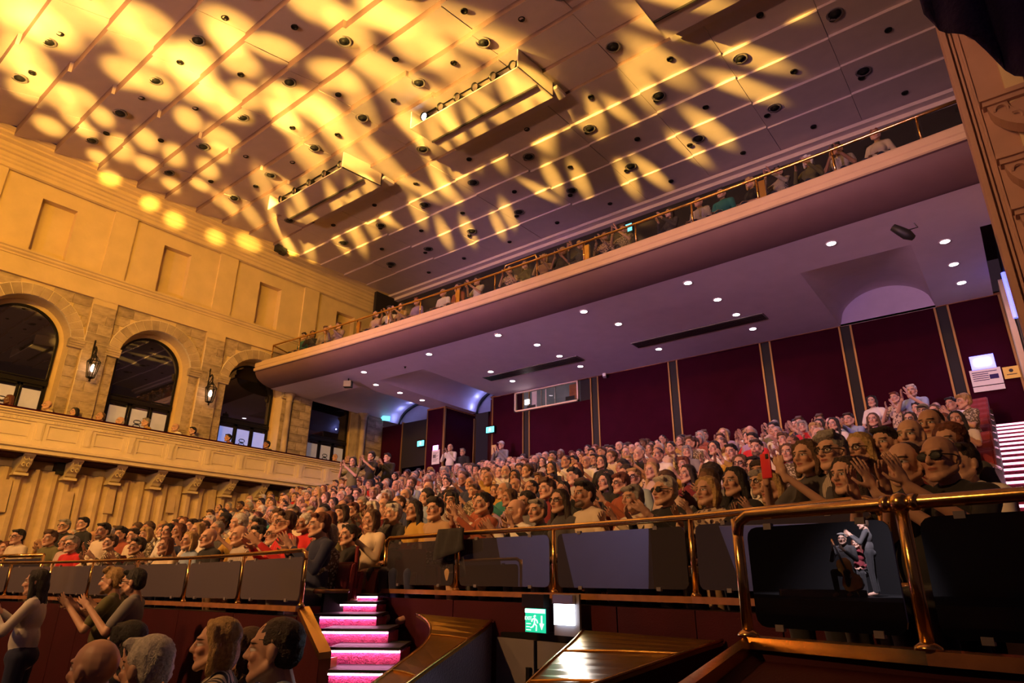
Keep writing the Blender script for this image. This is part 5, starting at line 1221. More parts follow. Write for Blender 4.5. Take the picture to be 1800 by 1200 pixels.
# ================================================================== SEATING RAKE
def zf(y): return interp(y, [2.5,3.0,4.0,5.0,6.56,8.1,10.4,11.9,13.6,15.0,16.4], [-.80,-.77,-.70,-.59,-.27,.06,.80,1.22,1.70,2.06,2.32])
def yleft(x): return interp(x, [p.x for p in LP], [p.y for p in LP])
MS = sorted(MPn, key=lambda p: p.x)
def ymid(x): return interp(x, [p.x for p in MS], [p.y for p in MS])
XL_END, XM_START = LP[-1].x, MS[0].x
def allowed(x, y):
    if x < XM_START-0.05: 
        if x < XL_END-0.1 and y > yleft(x)+0.55 and not (y < MS[0].y+0.6 and x > XL_END-0.45): return True
        return y > MS[0].y+0.7
    if x > MS[-1].x+0.1: return y > RP[0].y+0.65
    return y > ymid(x)+0.55
def xright(y): return interp(y, [3.4, 6, 9, 12, 16.5], [-0.05, -0.15, -0.35, -0.38, -0.35])
ROWS = [3.62+0.84*k for k in range(16)]
rake = structure(MB().box((-19.9, 16.0, 1.0), (0.6, 16.95, zf(16.3)-0.01)).build('floor_rake', M['floorm']), 'stepped floor of the raked seating')
for y in ROWS:
    xs = np.arange(-19.9, xright(y), 0.1); ok = [allowed(x, y-0.25) for x in xs]; st = None
    for i, x in enumerate(list(xs)+[None]):
        a = x is not None and ok[i]
        if a and st is None: st = x
        if not a and st is not None:
            e = xs[i-1]
            if e-st > 0.5: MB().box((st, y-0.42, -1.72), (e, y+0.42, zf(y))).build('row_step', M['floorm'], rake)
            st = None
# aisle stairs along the right wall, nosings lit
y = 10.0; k = 0
ais = structure(MB().box((-0.3, 8.6, -1.7), (0.55, 10.0, zf(9.5)-0.1)).build('floor_aisle', M['carpet']), 'lit aisle stairs by the right wall')
while y < 16.9:
    z = interp(y, [10, 16.5], [.80, 3.12])
    MB().box((xright(y)+0.12, y, z-0.6), (0.6, y+0.42, z)).build('step', M['carpet'], ais)
    MB().box((xright(y)+0.12, y-0.02, z-0.045), (0.6, y-0.002, z-0.012)).build('light_strip', M['ledw'], ais)
    y += 0.40; k += 1

# ================================================================== SEATS
def seat_parts():
    bk = MB()
    prof = [(0.21,.38),(0.29,.40),(0.33,.80),(0.335,.88),(0.31,.90),(0.27,.88),(0.25,.80)]
    me = MB().prism([(-.235, y, z) for y, z in prof], (.47, 0, 0)).mesh('backrest', M['seat']); bm = bmesh.new(); bm.from_mesh(me); bmesh.ops.bevel(bm, geom=[e for e in bm.edges], offset=.018, segments=2, affect='EDGES'); bm.to_mesh(me); bm.free(); smooth_by_angle(me, 60)
    cu = bevel_box((-.225,-.22,.36), (.225,.24,.46), .03, M['seat'], 'cushion')
    arm = bevel_box((-.03,-.16,.58), (.03,.24,.62), .012, M['woodtop'], 'armrest', 1)
    leg = MB().box((-.025,-.05,0), (.025,.22,.58)).mesh('seat_leg', M['blackm'])
    return me, cu, arm, leg
SP = seat_parts()
def join_meshes(lst, name):
    bm = bmesh.new(); mats = []
    for me, mt in lst:
        n0 = len(bm.faces); tmp = me.copy(); tmp.transform(mt); bm.from_mesh(tmp); bm.faces.ensure_lookup_table()
        if me.materials[0] not in mats: mats.append(me.materials[0])
        for f in bm.faces[n0:]: f.material_index = mats.index(me.materials[0])
        bpy.data.meshes.remove(tmp)
    out = bpy.data.meshes.new(name); bm.to_mesh(out); bm.free()
    for m in mats: out.materials.append(m)
    return out
TX = lambda x: Matrix.Translation((x, 0, 0))
SEAT1 = join_meshes([(SP[0], TX(0)), (SP[1], TX(0)), (SP[2], TX(-.265)), (SP[2], TX(.265)), (SP[3], TX(-.265)), (SP[3], TX(.265))], 'theatre_seat')
def seat(p, rz, label, parts=False, group='red auditorium seats'):
    if not parts: return tag(obj('theatre_seat', SEAT1, loc=p, rz=rz), label, 'seat', group)
    o = thing('theatre_seat', label, 'seat', p, rz, group); obj('backrest', SP[0], o); obj('cushion', SP[1], o)
    for s in (-.265, .265): obj('armrest', SP[2], o, (s, 0, 0)); obj('seat_leg', SP[3], o, (s, 0, 0))
    return o

# ================================================================== PEOPLE: places
LOOK = Vector((-9.0, -10.0))
HC_ = 1.195*1.05
def look_rz(x, y, f=0.9): return math.atan2(LOOK.x-x, -(LOOK.y-y))*f
USED = []
RAILPX = sorted([proj(p)[::2]+(proj(p)[1],) for p in LP+MPn]); RAILPX = [r for r in RAILPX if r[0] > -100]
DOVER = {1590:3.70, 1652:3.55, 1690:4.3, 1601:4.7, 1636:5.1, 1668:4.7, 1556:4.75, 1512:4.75, 1462:4.5, 1488:4.15, 1418:4.65}
def seat_at(px, py):
    if px in DOVER: return dp(px, py, DOVER[px])
    rd = interp(px, [r[0] for r in RAILPX], [r[1] for r in RAILPX]); ry = interp(px, [r[0] for r in RAILPX], [r[2] for r in RAILPX])
    if ry-py < 62:
        d = rd+0.3
        if px < 545:
            while dp(px, py, d).y < yleft(dp(px, py, d).x)+0.72: d += .04
            return dp(px, py, d)
        return dp(px, py, rd+0.80)
    d = rd+1.3; best = (9, d); prev = None
    while d < 22:
        p = dp(px, py, d); f = zf(p.y)+HC_-p.z
        if f < best[0]: best = (f, d)
        if prev is not None and prev < 0 <= f: return p
        prev = f; d += 0.05
        if f > .5: break
    return dp(px, py, best[1])
LABELS = set()
H = [ # px, py, sex, pose, hair, hair colour, shirt, sleeve, skin, beard, glasses, label
(1590,822,'m','high','receding','dark brown','black','short',0,0,0,'receding dark-haired man in black shirt clapping just behind the ball joint'),
(1652,812,'m','high',None,None,'black','short',1,0,2,'bald man in dark glasses and black shirt clapping above the near railing'),
(1488,842,'f','lap','long','dark brown','black','long',0,0,0,'smiling woman with long dark brown hair low behind the brass rail'),
(1462,800,'m','lap','parted','grey','striped','long',0,0,1,'grey-haired man with glasses in a striped shirt beside the red phone'),
(1512,795,'f','lap','long','blond','tan','long',0,0,1,'woman with long blond hair and glasses behind the smiling brunette'),
(1418,808,'f','phone','bob','brown','dark grey','short',0,0,0,'brown-haired woman holding up a red phone'),
(1556,785,'f','lap','short','black','maroon','short',0,0,0,'dark-haired person in a maroon top between blond woman and bald men'),
(1601,772,'m','lap',None,None,'dark grey','long',0,2,0,'bald man with grey moustache behind the receding man in black'),
(1636,752,'m','lap','receding','black','navy','long',1,0,0,'receding black-haired man beside the bald moustached man'),
(1690,820,'m','clap','short','dark brown','white','long',0,0,0,'man in a white shirt behind the bald man in dark glasses'),
(1357,862,'f','clap','bangs','blond','dark grey','long',0,0,0,'woman with short blond fringe clasping her hands at the brass rail'),
(1291,852,'f','lap','long','black','black','long',0,0,0,'pale woman with long black hair and black top at the brass rail'),
(1243,868,'f','clap','bob','blond','patterned','long',0,0,0,'blond woman in a red patterned top clapping at the brass rail'),
(1168,868,'m','open','short','white','black','long',0,0,2,'white-haired man in dark glasses and dark jacket at the rail'),
(1111,882,'f','clap','pixie','grey','cream','long',0,0,0,'woman with cropped grey hair in a cream top clapping at the rail'),
(1063,852,'f','lap','long','black','black','long',0,0,0,'tall woman with long black hair beside the bearded man'),
(1026,874,'m','lap','short','black','cream','short',1,1,0,'black-bearded man in a cream polo shirt at the rail'),
(983,886,'f','lap','long','dark brown','dark grey','long',0,0,1,'woman with long dark hair and glasses left of the bearded man'),
(944,903,'f','high','short','grey','black','long',0,0,0,'grey short-haired woman with raised fists at the rail'),
(906,903,'m','clap',None,None,'white','long',0,0,0,'bald man in a white shirt clapping near the first rail posts'),
(848,890,'f','high','bun','black','rust','long',0,0,0,'black-haired woman in a rust top clapping with raised hands'),
(764,900,'m','lap','parted','black','tan','long',0,0,0,'black-haired man in a tan waistcoat above the folded dark coat'),
(690,908,'m','clap','short','white','black','long',0,0,0,'white-haired man in a dark jacket on the aisle by the rail end'),
(727,902,'f','lap','long','black','mustard','long',1,0,0,'black-haired woman in a mustard top left of the waistcoat man'),
(652,918,'f','open','bob','brown','cream','long',0,0,0,'brown-haired woman in cream clapping beside the white-haired aisle man'),
(612,945,'f','high','bun','black','black','long',0,0,0,'woman in black with tied black hair clapping at the stair end'),
(575,946,'f','high','bob','grey','floral','long',0,0,0,'woman in a floral top with hands before her face at the stairs'),
(560,928,'m','clap','short','auburn','navy','long',0,0,0,'auburn-haired man in navy clapping above the left railing end'),
(125,962,'m','lap','parted','grey','red','short',0,0,1,'grey-haired man with glasses in a bright red shirt'),
(482,944,'m','lap',None,None,'white','long',0,0,1,'bald man with glasses in a white shirt at the left railing end'),
(452,946,'f','lap','short','black','tan','long',0,0,0,'black-haired woman in tan beside the bald man in white'),
(420,946,'m','lap','fringe','grey','striped','long',0,0,0,'balding man in a striped shirt third from the left railing end'),
(366,950,'m','lap',None,None,'black','long',0,0,0,'bald man in a dark suit jacket at the left railing'),
(332,955,'f','lap','bob','blond','light blue','long',0,0,0,'blond woman in pale blue beside the bald man in a dark suit'),
(290,964,'f','clap','bob','auburn','cream','long',0,0,0,'auburn-haired woman in cream clapping behind the left railing'),
(240,965,'m','clap','short','dark brown','black','long',1,0,0,'dark-haired man in black clapping behind the left railing'),
(193,958,'f','open','short','brown','floral','long',0,0,0,'short-haired woman in a floral jacket right of the red shirt'),
(1325,824,'f','lap','short','black','dark grey','long',0,0,1,'woman with short black hair and glasses behind the blond fringe'),
(1302,820,'f','lap','bob','brown','navy','long',0,0,1,'brown bobbed woman with glasses behind the pale black-haired woman'),
(1208,838,'f','clap','long','dark brown','maroon','long',0,0,0,'dark long-haired woman in maroon behind the white-haired man'),
(1145,832,'f','lap','long','blond','beige','long',0,0,0,'blond long-haired woman in beige behind the woman with cropped grey hair'),
(1098,838,'f','clap','curly','dark brown','black','long',1,0,0,'curly dark-haired woman in black behind the tall black-haired woman'),
(1330,792,'m','lap','short','dark brown','cream','long',0,1,0,'bearded brown-haired man in cream in the middle of the right block'),
(1255,792,'f','clap','long','black','white','short',0,0,0,'long black-haired woman in white short sleeves, right block'),
(1285,800,'m','high','short','black','mustard','long',0,0,0,'black-haired man in a mustard jacket clapping with raised hands'),
(1385,800,'f','lap','bob','brown','floral','long',0,0,0,'brown bobbed woman in a black and cream floral top'),
(1492,742,'m','high','short','dark brown','light blue','long',0,0,0,'dark-haired man in pale blue clapping below the rear wall'),
(1535,742,'f','lap','long','brown','black','long',0,0,0,'smiling brown long-haired woman in black beside the empty red seats'),
(1600,742,'f','lap','bob','dark brown','navy','long',0,0,1,'dark bobbed woman with glasses right of the empty red seats'),
(1623,728,'m','lap','cap','olive','olive','long',0,0,1,'man in an olive cap and glasses near the right end of the crowd'),
(1643,728,'f','lap','long','brown','patterned','short',0,0,0,'wavy brown-haired woman in a patterned top near the aisle'),
(1682,742,'f','high','long','black','white','short',1,0,0,'black-haired woman in white clapping close to the lit aisle stairs'),
(1668,782,'f','lap','curly','auburn','dark grey','long',0,0,0,'curly auburn-haired person half hidden behind the bald man'),
(1440,752,'f','lap','long','black','lilac','short',0,0,0,'long black-haired woman in lilac right of centre near the rear'),
(1465,750,'f','clap','long','black','white','long',0,0,0,'long black-haired woman in white clapping near the rear'),
(1045,795,'f','lap','curly','auburn','red','long',0,0,0,'curly auburn-haired woman in red in the middle rows'),
(1015,830,'f','clap','bob','auburn','maroon','long',0,0,0,'auburn bobbed woman in maroon with hands up in the middle rows'),
(905,858,'m','lap',None,None,'patterned','long',1,1,0,'bald bearded man in a patterned shirt behind the empty front seat'),
(752,862,'m','lap','receding','grey','white','long',0,0,0,'receding grey-haired man in a bright white shirt left of centre'),
(790,880,'m','lap','short','dark brown','grey','long',1,1,0,'bearded man in a grey shirt behind the rust-topped woman'),
(500,883,'m','lap',None,None,'white','long',0,0,1,'bald man with glasses in a white shirt high in the left block'),
(145,925,'f','lap','short','black','black','long',0,0,0,'black-haired woman in black alone by the fluted wall, right of a man in black'),
(112,929,'m','lap','short','grey','black','long',0,0,1,'grey-haired man in black with glasses alone by the fluted wall'),
(180,938,'m','lap','short','black','cream','long',1,1,0,'bearded black-haired man in cream in front of the empty left seats'),
(30,948,'m','lap','short','black','cream','long',0,0,1,'dark-haired man in cream with glasses near the left picture edge'),
(8,968,'f','lap','bob','auburn','red','long',0,0,0,'auburn-haired woman in a red top at the left picture edge'),
]
def check_label(l):
    assert 4 <= len(l.split()) <= 16, (l, len(l.split())); assert l not in LABELS, l; LABELS.add(l); return l
WORDS = ['first','second','third','fourth','fifth','sixth','seventh','eighth','ninth','tenth','eleventh','twelfth','thirteenth','fourteenth','fifteenth','sixteenth','seventeenth','eighteenth','nineteenth','twentieth']
def ordw(i): return WORDS[i] if i < 20 else ('twenty-'+WORDS[i-20] if i < 29 else 'thirtieth' if i == 29 else 'thirty-'+WORDS[i-30])
cand = []
for h in H:
    p = seat_at(h[0], h[1]-4); cand.append((proj(p)[2], p, h))
NP = 0
for d, p, h in cand:
    rz = look_rz(p.x, p.y, 0.95)+R.uniform(-.12, .12)
    off = Vector((math.sin(rz)*0.037, -math.cos(rz)*0.037, 0)); q = Vector((p.x, p.y, p.z-HC_))-off
    kw = dict(sleeve=h[7], skin=h[8], beard=h[9], glasses=h[10], trousers=R.choice(('navy','black','dark grey','tan')))
    if h[0] == 690: kw['trousers'] = 'beige'
    person(q, rz, *h[2:7], check_label(h[11]), group='seated audience', **kw); NP += 1
    USED.append((q.x, q.y)); MB().box((q.x-.30, q.y-.40, -1.72), (q.x+.30, q.y+.40, q.z)).build('row_step', M['floorm'], rake); seat(q+Vector((0,0,0)), rz*0.5, check_label('red seat under the '+' '.join(h[11].split()[:12])), parts=d < 6)
    if h[3] == 'phone':
        c = q+Matrix.Rotation(rz,3,'Z')@Vector((0,-.46,1.16)); o = thing('phone', 'red phone case held up by the brown-haired woman', 'phone', c, rz)
        obj('phone_case', bevel_box((-.042,-.006,-.085),(.042,.006,.085),.005,mat('red_case',(.65,.03,.04),.35),'phone_case'), o); obj('camera_bump', bevel_box((.008,-.010,.045),(.034,-.004,.078),.002,M['black'],'camera_bump',1), o)
# ---- everybody else, row by row
TONES = ['pale']*7
def rnd_person():
    sex = R.choice('mf'); old = R.random() < .5
    if sex == 'm': hair = R.choice(('crop','parted','receding','fringe',None,'crop','receding') if old else ('short','parted','crop','curly','crop')); hc = R.choice(('grey','white','grey','dark brown')) if old else R.choice(('black','dark brown','brown','brown'))
    else: hair = R.choice(('bob','pixie','short','bangs','curly') if old else ('long','bob','bangs','bun','long','curly')); hc = R.choice(('blond','grey','white','brown','auburn')) if old else R.choice(('black','dark brown','brown','blond','auburn','black'))
    if hair is None: hc = None
    sh = R.choice(('white','white','cream','black','black','dark grey','grey','navy','light blue','maroon','tan','striped','patterned','floral','rust','olive','mustard','lilac','beige','red','teal','white','black','cream'))
    return sex, R.choice(('lap','lap','clap','clap','high','open')), hair, hc, sh, R.choice(('short','long','long')), R.choices((0,1,2,3),(6,3,1.2,.5))[0], (R.choice((1,2)) if sex == 'm' and R.random() < .22 else 0)
GRID = []; EMPTY = []
for k, y0 in enumerate(ROWS):
    x = -19.35+0.28*(k % 2)
    while x < xright(y0)-0.25:
        xx, yy = x+R.uniform(-.05,.05), y0+R.uniform(-.05,.05)+0.05; x += 0.555
        if not allowed(xx, yy): continue
        z = zf(y0); px, py, d = proj((xx, yy, z+HC_))
        if px < -25 or px > 1830: continue
        if any(abs(xx-a)*1.25+abs(yy-b)*0.9 < 0.62 or math.hypot(xx-a, yy-b) < .5 for a, b in USED): continue
        emp = R.random() < 0.035 or (xx < -16.6 and 6.2 < yy < 10.2) or (1490 < px < 1600 and 725 < py < 800) or (px > 1628 and 745 < py < 850) or (px > 1700) or (xx < -14.6 and yy < 6.2 and R.random() < .45)
        (EMPTY if emp else GRID).append((d, k, xx, yy, z))
GRID.sort()
BALC = []
for i in range(31):
    x = -18.9+0.60*i+R.uniform(-.1,.1)
    if R.random() < .82: BALC.append((x, yfront(x)+0.76, 6.70))
NOTHER = len(BALC)+11+12+9
NIND = 298-NP-NOTHER
order = {}
for k in range(16):
    for j, g in enumerate(sorted([g for g in GRID if g[1] == k], key=lambda g: g[2])): order[g] = j
HAIRNAME = {None: 'bald', 'short': 'short', 'crop': 'short', 'receding': 'receding', 'fringe': 'balding', 'parted': 'side-parted', 'bob': 'bobbed', 'bangs': 'fringed', 'long': 'long', 'curly': 'curly', 'pixie': 'cropped', 'bun': 'tied-back'}
DOING = {'lap': 'sitting', 'clap': 'clapping', 'high': 'clapping high', 'open': 'clapping'}
stuff = []
for i, g in enumerate(GRID):
    d, k, x, y, z = g
    sex, pose, hair, hc, sh, sl, sk, be = rnd_person(); rz = look_rz(x, y, 0.9)+R.uniform(-.22,.22); sc = R.uniform(.99,1.08)
    if i < NIND:
        who = ('woman' if sex == 'f' else 'man'); hairw = ('%s %s-haired' % (HAIRNAME[hair], hc.replace('dark brown','dark'))) if hair else 'bald'
        lb = check_label('%s%s %s in %s %s, %s row, %s from the left wall' % (hairw, ' bearded' if be else '', who, sh.replace('black striped','striped'), DOING[pose], ordw(k), ordw(order[g])))
        kw = dict(sleeve=sl, skin=sk, beard=be, trousers=R.choice(('navy','black','dark grey','tan')), sc=sc, group='seated audience')
        if d < 9.5: person((x,y,z), rz, sex, pose, hair, hc, sh, lb, glasses=1 if R.random() < .3 else None, **kw)
        else: figure((x,y,z), rz, sex, pose, hair, hc, sh, lb, **kw)
    else: stuff.append((x, y, z, rz, sc, sex, pose, hair, hc, sh, sl, sk))
print('people: heroes', NP, 'grid', len(GRID), 'individual', NIND, 'stuff', len(stuff), 'empty', len(EMPTY))
# far rows beyond the three hundred largest: one object
if stuff:
    mats = [SK[0][0], SK[1][0], SK[2][0], SK[3][0]]; ix = {}
    V, F, MI, HP = [], [], [], []; n0 = 0
    def mi(m):
        if m not in mats: mats.append(m)
        return mats.index(m)
    for (x, y, z, rz, sc, sex, pose, hair, hc, sh, sl, sk) in stuff:
        v, f, m, hp = fig_arrays(sex, pose, hair, sl, False, 2)
        c, s = math.cos(rz)*sc, math.sin(rz)*sc; w = np.stack([v[:,0]*c-v[:,1]*s+x, v[:,0]*s+v[:,1]*c+y, v[:,2]*sc+z], 1)
        lut = np.array([sk, mi(CL[sh]), mi(CL['navy']), mi(HM[hc]) if hair else 0]); V.append(w); F.append(f+n0); MI.append(lut[m]); HP.append(hp); n0 += len(v)
    o = obj('audience', mesh_from(np.concatenate(V), np.concatenate(F), np.concatenate(MI), np.concatenate(HP), 'audience', mats))
    tag(o, 'rest of the seated audience filling the rearmost rows', 'audience', kind='stuff')
# seats: empty ones and the nearest occupied ones singly, the hidden rest together
NS = 0
el = sorted(EMPTY)
for i, (d, k, x, y, z) in enumerate(el):
    j = sum(1 for e in el if e[1] == k and e[2] < x)
    seat((x,y,z), look_rz(x,y,.45), check_label('empty red seat, %s row, %s empty one from the left wall' % (ordw(k), ordw(j))), parts=d < 6); NS += 1
far = []
for g in GRID:
    d, k, x, y, z = g
    if NS < 225: seat((x,y,z), look_rz(x,y,.45), check_label('red seat occupied, %s row, %s sitter from the left wall' % (ordw(k), ordw(order[g])))); NS += 1
    else: far.append(g)
sm_ = MB(); smesh = MB().prism([(-.235, y, z) for y, z in ((0.21,.0),(0.29,.0),(0.33,.80),(0.335,.88),(0.31,.90),(0.25,.80))], (.47,0,0)).box((-.23,-.22,.36),(.23,.24,.46))
for d, k, x, y, z in far:
    a = look_rz(x,y,.45); c, s = math.cos(a), math.sin(a); sm_.add([(v[0]*c-v[1]*s+x, v[0]*s+v[1]*c+y, v[2]+z) for v in smesh.v], smesh.f)
if far: tag(sm_.build('seat_rows', M['seat']), 'red seats hidden under the audience of the rear rows', 'seats', kind='stuff')
# ---- people in the upper balcony
bc = 0
for i, (x, y, z) in enumerate(BALC):
    sex, pose, hair, hc, sh, sl, sk, be = rnd_person()
    if sh == 'red': sh = 'cream'
    hairw = ('%s %s-haired' % (HAIRNAME[hair], hc.replace('dark brown','dark'))) if hair else 'bald'
    lb = check_label('%s %s in %s, %s along the balcony front from its left end' % (hairw, 'woman' if sex == 'f' else 'man', sh, ordw(bc))); bc += 1
    figure((x,y,z), look_rz(x,y,.8)+R.uniform(-.3,.3), sex, pose, hair, hc, sh, lb, sleeve=sl, skin=sk, beard=be, group='balcony audience')
structure(MB().box((-19.6, 12.28, 6.64), (1.4, 13.6, 6.70)).build('floor_balcony_row', M['floorm']))
# ---- people behind the left gallery parapet
GAL = [(18,708,'f','long','auburn','red',3),(85,718,'m',None,None,'cream',0),(133,730,'f','bob','black','black',0),(178,738,'m','receding','brown','dark grey',1),(213,746,'m','fringe','white','tan',0),(258,748,'m','short','grey','mustard',0),(310,757,'m',None,None,'white',0),(340,763,'f','short','black','grey',0),(402,775,'f','bun','black','rust',1),(470,787,'m','short','black','dark grey',2),(590,809,'m',None,None,'beige',0),(612,812,'m','fringe','grey','lilac',0)]
for i, (px, py, sx, hr, hc, sh, sk) in enumerate(GAL):
    p = onx(px, py-5, -19.72); hairw = ('%s-haired' % hc) if hr else 'bald'
    figure(Vector((p.x, p.y, p.z-HC_)), 0.12+R.uniform(-.1,.1), sx, 'lap', hr, hc, sh, check_label('%s %s in %s behind the left gallery parapet, %s from the left' % (hairw, 'woman' if sx == 'f' else 'man', sh, ordw(i))), sleeve='long', skin=sk, group='people in the left gallery')
structure(MB().box((XW+0.0, 0.5, 2.80), (XB-0.2, 17.2, 2.86)).build('floor_gallery', M['floorm']))
# ---- standing people
HS_ = (1.195+0.40)*1.05
def stander(px, py, plane, val, sx, pose, hr, hc, sh, label, rz=None, parts=True, **kw):
    p = ony(px, py, val) if plane == 'y' else dp(px, py, val); q = Vector((p.x, p.y, p.z-HS_))
    a = look_rz(p.x, p.y, .9) if rz is None else rz
    (person if parts else figure)(q, a, sx, pose, hr, hc, sh, check_label(label), stand=True, **kw); return q
stander(792, 787, 'y', 16.45, 'm', 'clap', 'fringe', 'grey', 'white', 'man in white standing with hands together by the maroon block', parts=False, sleeve='long')
stander(814, 795, 'y', 16.6, 'm', 'lap', 'short', 'grey', 'black', 'man in a dark suit standing beside the left rear passage', parts=False, sleeve='long')
stander(882, 783, 'y', 16.3, 'm', 'clap', 'cap', 'white', 'grey', 'man in grey with a pale cap standing below the booth window', parts=False, sleeve='long')
stander(622, 812, 'd', 16.9, 'f', 'high', 'bob', 'black', 'olive', 'woman in olive standing and clapping below the end of left gallery', parts=False)
stander(653, 803, 'd', 18.0, 'f', 'high', 'curly', 'black', 'black', 'woman in black standing clapping beside the white poster', parts=False)
stander(682, 805, 'd', 18.4, 'm', 'clap', 'short', 'black', 'black', 'dark suited man standing at the left rear exit', parts=False, sleeve='long')
stander(1604, 688, 'd', 13.0, 'm', 'high', 'short', 'white', 'light blue', 'white-haired man in pale blue standing and clapping at the back', parts=True)
stander(1574, 700, 'd', 13.4, 'f', 'clap', 'short', 'auburn', 'patterned', 'auburn-haired woman in a patterned top standing at the back', parts=True)
stander(1534, 706, 'd', 13.8, 'f', 'lap', 'bob', 'black', 'white', 'black-haired woman in white standing at the back', parts=True)
stander(1698, 706, 'd', 10.5, 'f', 'clap', 'pixie', 'blond', 'floral', 'blond woman in a floral top standing next to the lit aisle stairs', parts=True, rz=-1.0)
# ---- people on the stalls floor close to the camera
def front_stander(px, py, d, *a, **k):
    p = dp(px, py, d); sc = (p.z-ZF)/(1.195+0.40); a_ = k.pop('rz')
    person(Vector((p.x, p.y, ZF)), a_, *a[:5], check_label(a[5]), stand=True, sc=sc, **k)
def front_sitter(px, py, d, *a, **k):
    p = dp(px, py, d); a_ = k.pop('rz'); sc = (p.z-ZF)/1.195
    person(Vector((p.x, p.y, ZF)), a_, *a[:5], check_label(a[5]), sc=sc, **k)
    seat(Vector((p.x, p.y, ZF))+Vector((0,0,0)), a_, check_label('red stalls seat of the '+' '.join(a[5].split()[:11])), parts=True)
front_stander(203, 1022, 6.7, 'm', 'open', 'parted', 'blond', 'olive', 'fair bearded man standing and clapping in front of the left railing', rz=-0.65, beard=1)
front_stander(240, 1024, 6.5, 'm', 'open', 'short', 'black', 'grey', 'dark-haired man with glasses standing and clapping by the left railing', rz=-0.65, glasses=1, beard=1)
front_stander(70, 1024, 6.4, 'f', 'clap', 'long', 'black', 'white', 'dark-haired woman in a white cardigan standing at the lower left', rz=-0.6, sleeve='long')
front_sitter(392, 1134, 3.5, 'f', 'high', 'bob', 'blond', 'black striped', 'blond bobbed woman in a striped jacket clapping at the bottom of the picture', rz=-0.75, sleeve='long')
front_sitter(440, 1146, 3.75, 'f', 'lap', 'bob', 'brown', 'dark grey', 'brown-haired woman between the blond woman and man in polo shirt', rz=-0.75, sleeve='long')
front_sitter(497, 1144, 3.0, 'm', 'open', 'crop', 'dark brown', 'light blue', 'dark-haired man in a pale blue polo shirt clapping near the stairs', rz=-0.75)
front_sitter(264, 1178, 2.9, 'm', 'lap', 'short', 'white', 'dark grey', 'white-haired man seen from behind at the bottom edge', rz=-1.35)
front_sitter(172, 1180, 2.9, 'm', 'lap', None, None, 'black', 'bald man seen from behind at the bottom left edge', rz=-1.35)
front_sitter(228, 1135, 3.8, 'f', 'lap', 'bob', 'black', 'black', 'dark-haired person in black behind the white-haired man', rz=-1.1)
# folded dark coat hanging over the middle railing
c = dp(795, 935, proj(MPn[1])[2]-0.05); cm_ = MB()
for i in range(9):
    for j in range(7):
        u, v = i/8-.5, j/6; cm_.v.append((u*.42*(1+.2*v), -.035-.014*math.sin(u*13+v*3)-0.012*v, .035-.26*v*(1-.35*u))); 
for i in range(8):
    for j in range(6): a = i*7+j; cm_.f.append((a, a+1, a+8, a+7))
o = obj('coat', cm_.mesh('coat', CL['black'], True), loc=c, rz=-.2); m_ = o.modifiers.new('s','SOLIDIFY'); m_.thickness = .03; tag(o, 'dark coat folded over the middle railing right of the aisle', 'coat')
p = dp(624, 1010, 7.2); o = obj('seat_end', bevel_box((-.02,-.20,-.42),(.02,.20,.30),.015,mat('red_panel',(.22,.01,.015),.6),'seat_end'), loc=p, rz=math.atan2(-p.x,p.y)*0+0.9); tag(o, 'red seat end panel marked with a letter A at the top of the stairs', 'seat end')
put_text('A', 0.12, M['white'], 'lettering', o, (0.022,0.0,-.08), (0,1,0), (0,0,1))

for i in range(9):
    y = 10.6+0.66*i; z = interp(y, [10, 16.5], [.80, 3.12])-0.18
    MB().box((-0.80, y-0.30, -1.7), (-0.24, y+0.36, z)).build('row_step', M['floorm'], rake)
    seat(Vector((-0.52, y, z)), -0.25, check_label('red aisle seat lit pink beside the right stairs, %s from the front' % ordw(i)), group='aisle seats beside the right stairs')
# ================================================================== THE STAGE BEHIND THE CAMERA, seen only as a reflection in the near pane
pa_, pb_ = RP[0], RP[1]; pt = (pb_-pa_); pt.z = 0; pt.normalize(); pn = Vector((-pt.y, pt.x, 0))
def mirror_at(px, py, dist):
    d = ray(px, py); t = (pa_.dot(pn))/(d.dot(pn)); hit = d*t; r = d-2*d.dot(pn)*pn
    tot = (dist-t); return hit+r*tot
cpos = mirror_at(1520, 922, 16.0); ZS = cpos.z-1.66
structure(MB().box((cpos.x-9, cpos.y-4, ZS-0.3), (cpos.x+8, cpos.y+4.0, ZS)).build('floor_stage', M['black']), 'dark stage platform')
structure(MB().box((cpos.x-12, cpos.y-4.2, ZS-1.5), (cpos.x+9, cpos.y-4.0, ZS+8)).build('wall_stage', M['black']))
toc = Vector((0,0,0))-cpos; fz = math.atan2(toc.x, -toc.y)
person(Vector((cpos.x, cpos.y, ZS)), fz+1.9, 'm', 'open', 'short', 'brown', 'dark grey', check_label('conductor in a dark suit on stage, mirrored in the near glass pane'), sleeve='long', trousers='black', stand=True)
s1 = mirror_at(1482, 950, 15.0); s1 = Vector((s1.x, s1.y, ZS))
person(s1, fz+0.5, 'm', 'open', 'short', 'grey', 'dark grey', check_label('grey-haired cellist on stage, mirrored in the near glass pane'), sleeve='long', trousers='black')
s2 = mirror_at(1503, 940, 16.6); s2 = Vector((s2.x, s2.y, ZS))
person(s2, fz+0.4, 'f', 'lap', 'long', 'auburn', 'maroon', check_label('auburn-haired musician seated on stage, mirrored in the near pane'), sleeve='long', trousers='black')
vw = mat('cello_varnish', (0.42,0.13,0.03), 0.25, var=0.25, vscale=7, coat=0.6)
c0 = mirror_at(1502, 985, 14.3); c0 = Vector((c0.x, c0.y, ZS)); ce = thing('cello', 'brown varnished cello played on stage, mirrored in the near pane', 'cello', c0, fz+0.3); ce.rotation_euler = (-0.30, 0.35, fz+0.3)
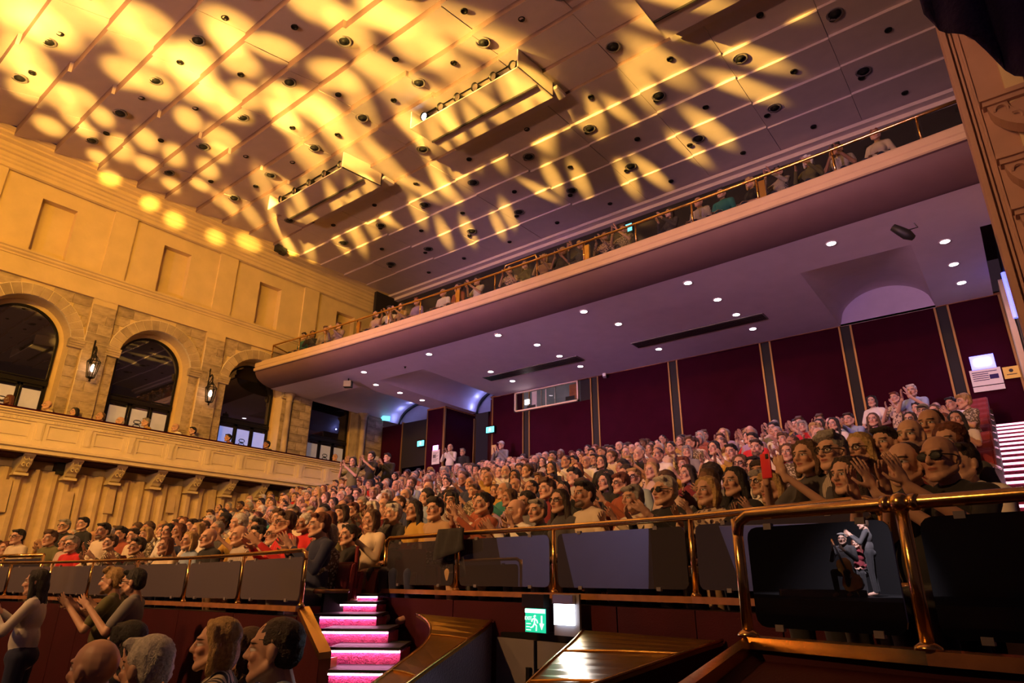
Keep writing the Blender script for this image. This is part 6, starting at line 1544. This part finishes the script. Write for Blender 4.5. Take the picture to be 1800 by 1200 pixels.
outl = [(0.0,0.16),(0.13,0.17),(0.20,0.24),(0.215,0.36),(0.17,0.46),(0.125,0.52),(0.125,0.60),(0.155,0.67),(0.16,0.78),(0.11,0.88),(0.0,0.91)]
pl_ = [(x, -.06, z) for x, z in outl]+[(-x, -.06, z) for x, z in reversed(outl[1:-1])]
MB().prism(pl_, (0,.12,0)).build('cello_body', vw, ce)
MB().box((-.02,-.09,.55),(.02,-.07,1.22)).build('fingerboard', M['black'], ce); MB().tube([(0,-.07,.9),(0,-.05,1.2),(0,-.08,1.34),(0,-.03,1.38)], .022, 8).build('cello_neck', vw, ce, True)
MB().box((-.05,-.10,.42),(.05,-.06,.50)).build('bridge', M['cream'], ce); MB().tube([(0,0,.17),(0,0,-.12)], .008, 6).build('endpin', M['steel'], ce)
b0 = mirror_at(1440, 1005, 14.8); ba = obj('stage_monitor', bevel_box((-.9,-.2,0),(.9,.2,.16),.03,M['grey'],'stage_monitor'), loc=Vector((b0.x,b0.y,ZS)), rz=fz); tag(ba, 'long pale stage edge box, mirrored in the near glass pane', 'stage box')
lamp('stage_lamp', 'SPOT', cpos+Vector((3.0, 4.5, 5.5)), cpos+Vector((0,0,0.9)), 26000, (1.0,0.86,0.95), 0.1, 40, 0.7)

# pale screen at the side of the stage, seen in the panes of the middle railing
qa, qb = MPn[2], MPn[3]; qt = qb-qa; qt.z = 0; qt.normalize(); qn = Vector((-qt.y, qt.x, 0))
def mirror_mid(px, py, dist):
    d = ray(px, py); t = qa.dot(qn)/d.dot(qn); return d*t+(d-2*d.dot(qn)*qn)*(dist-t)
A_, B_, C_, D_ = mirror_mid(1012, 1040, 13.0), mirror_mid(1140, 1040, 13.0), mirror_mid(1140, 925, 13.0), mirror_mid(985, 925, 13.0)
print('screen', [tuple(round(c,2) for c in p) for p in (A_, B_, C_, D_)])
back = (B_-A_).cross(D_-A_).normalized()*0.04
scr = MB().hexa([A_, B_, C_, D_], [p-back for p in (A_, B_, C_, D_)]).build('stage_screen', M['white']); tag(scr, 'pale screen beside the stage, mirrored in the middle railing panes', 'screen')
mid_ = (A_+B_+C_+D_)/4; away = (Vector((0,0,1))-mid_); away.z = 0; away.normalize()
lamp('screen_lamp', 'SPOT', mid_+away*4+Vector((0,0,1.5)), mid_+(C_-mid_)*0.3, 420, (0.62,0.50,1.0), 0.1, 60, 1.0)
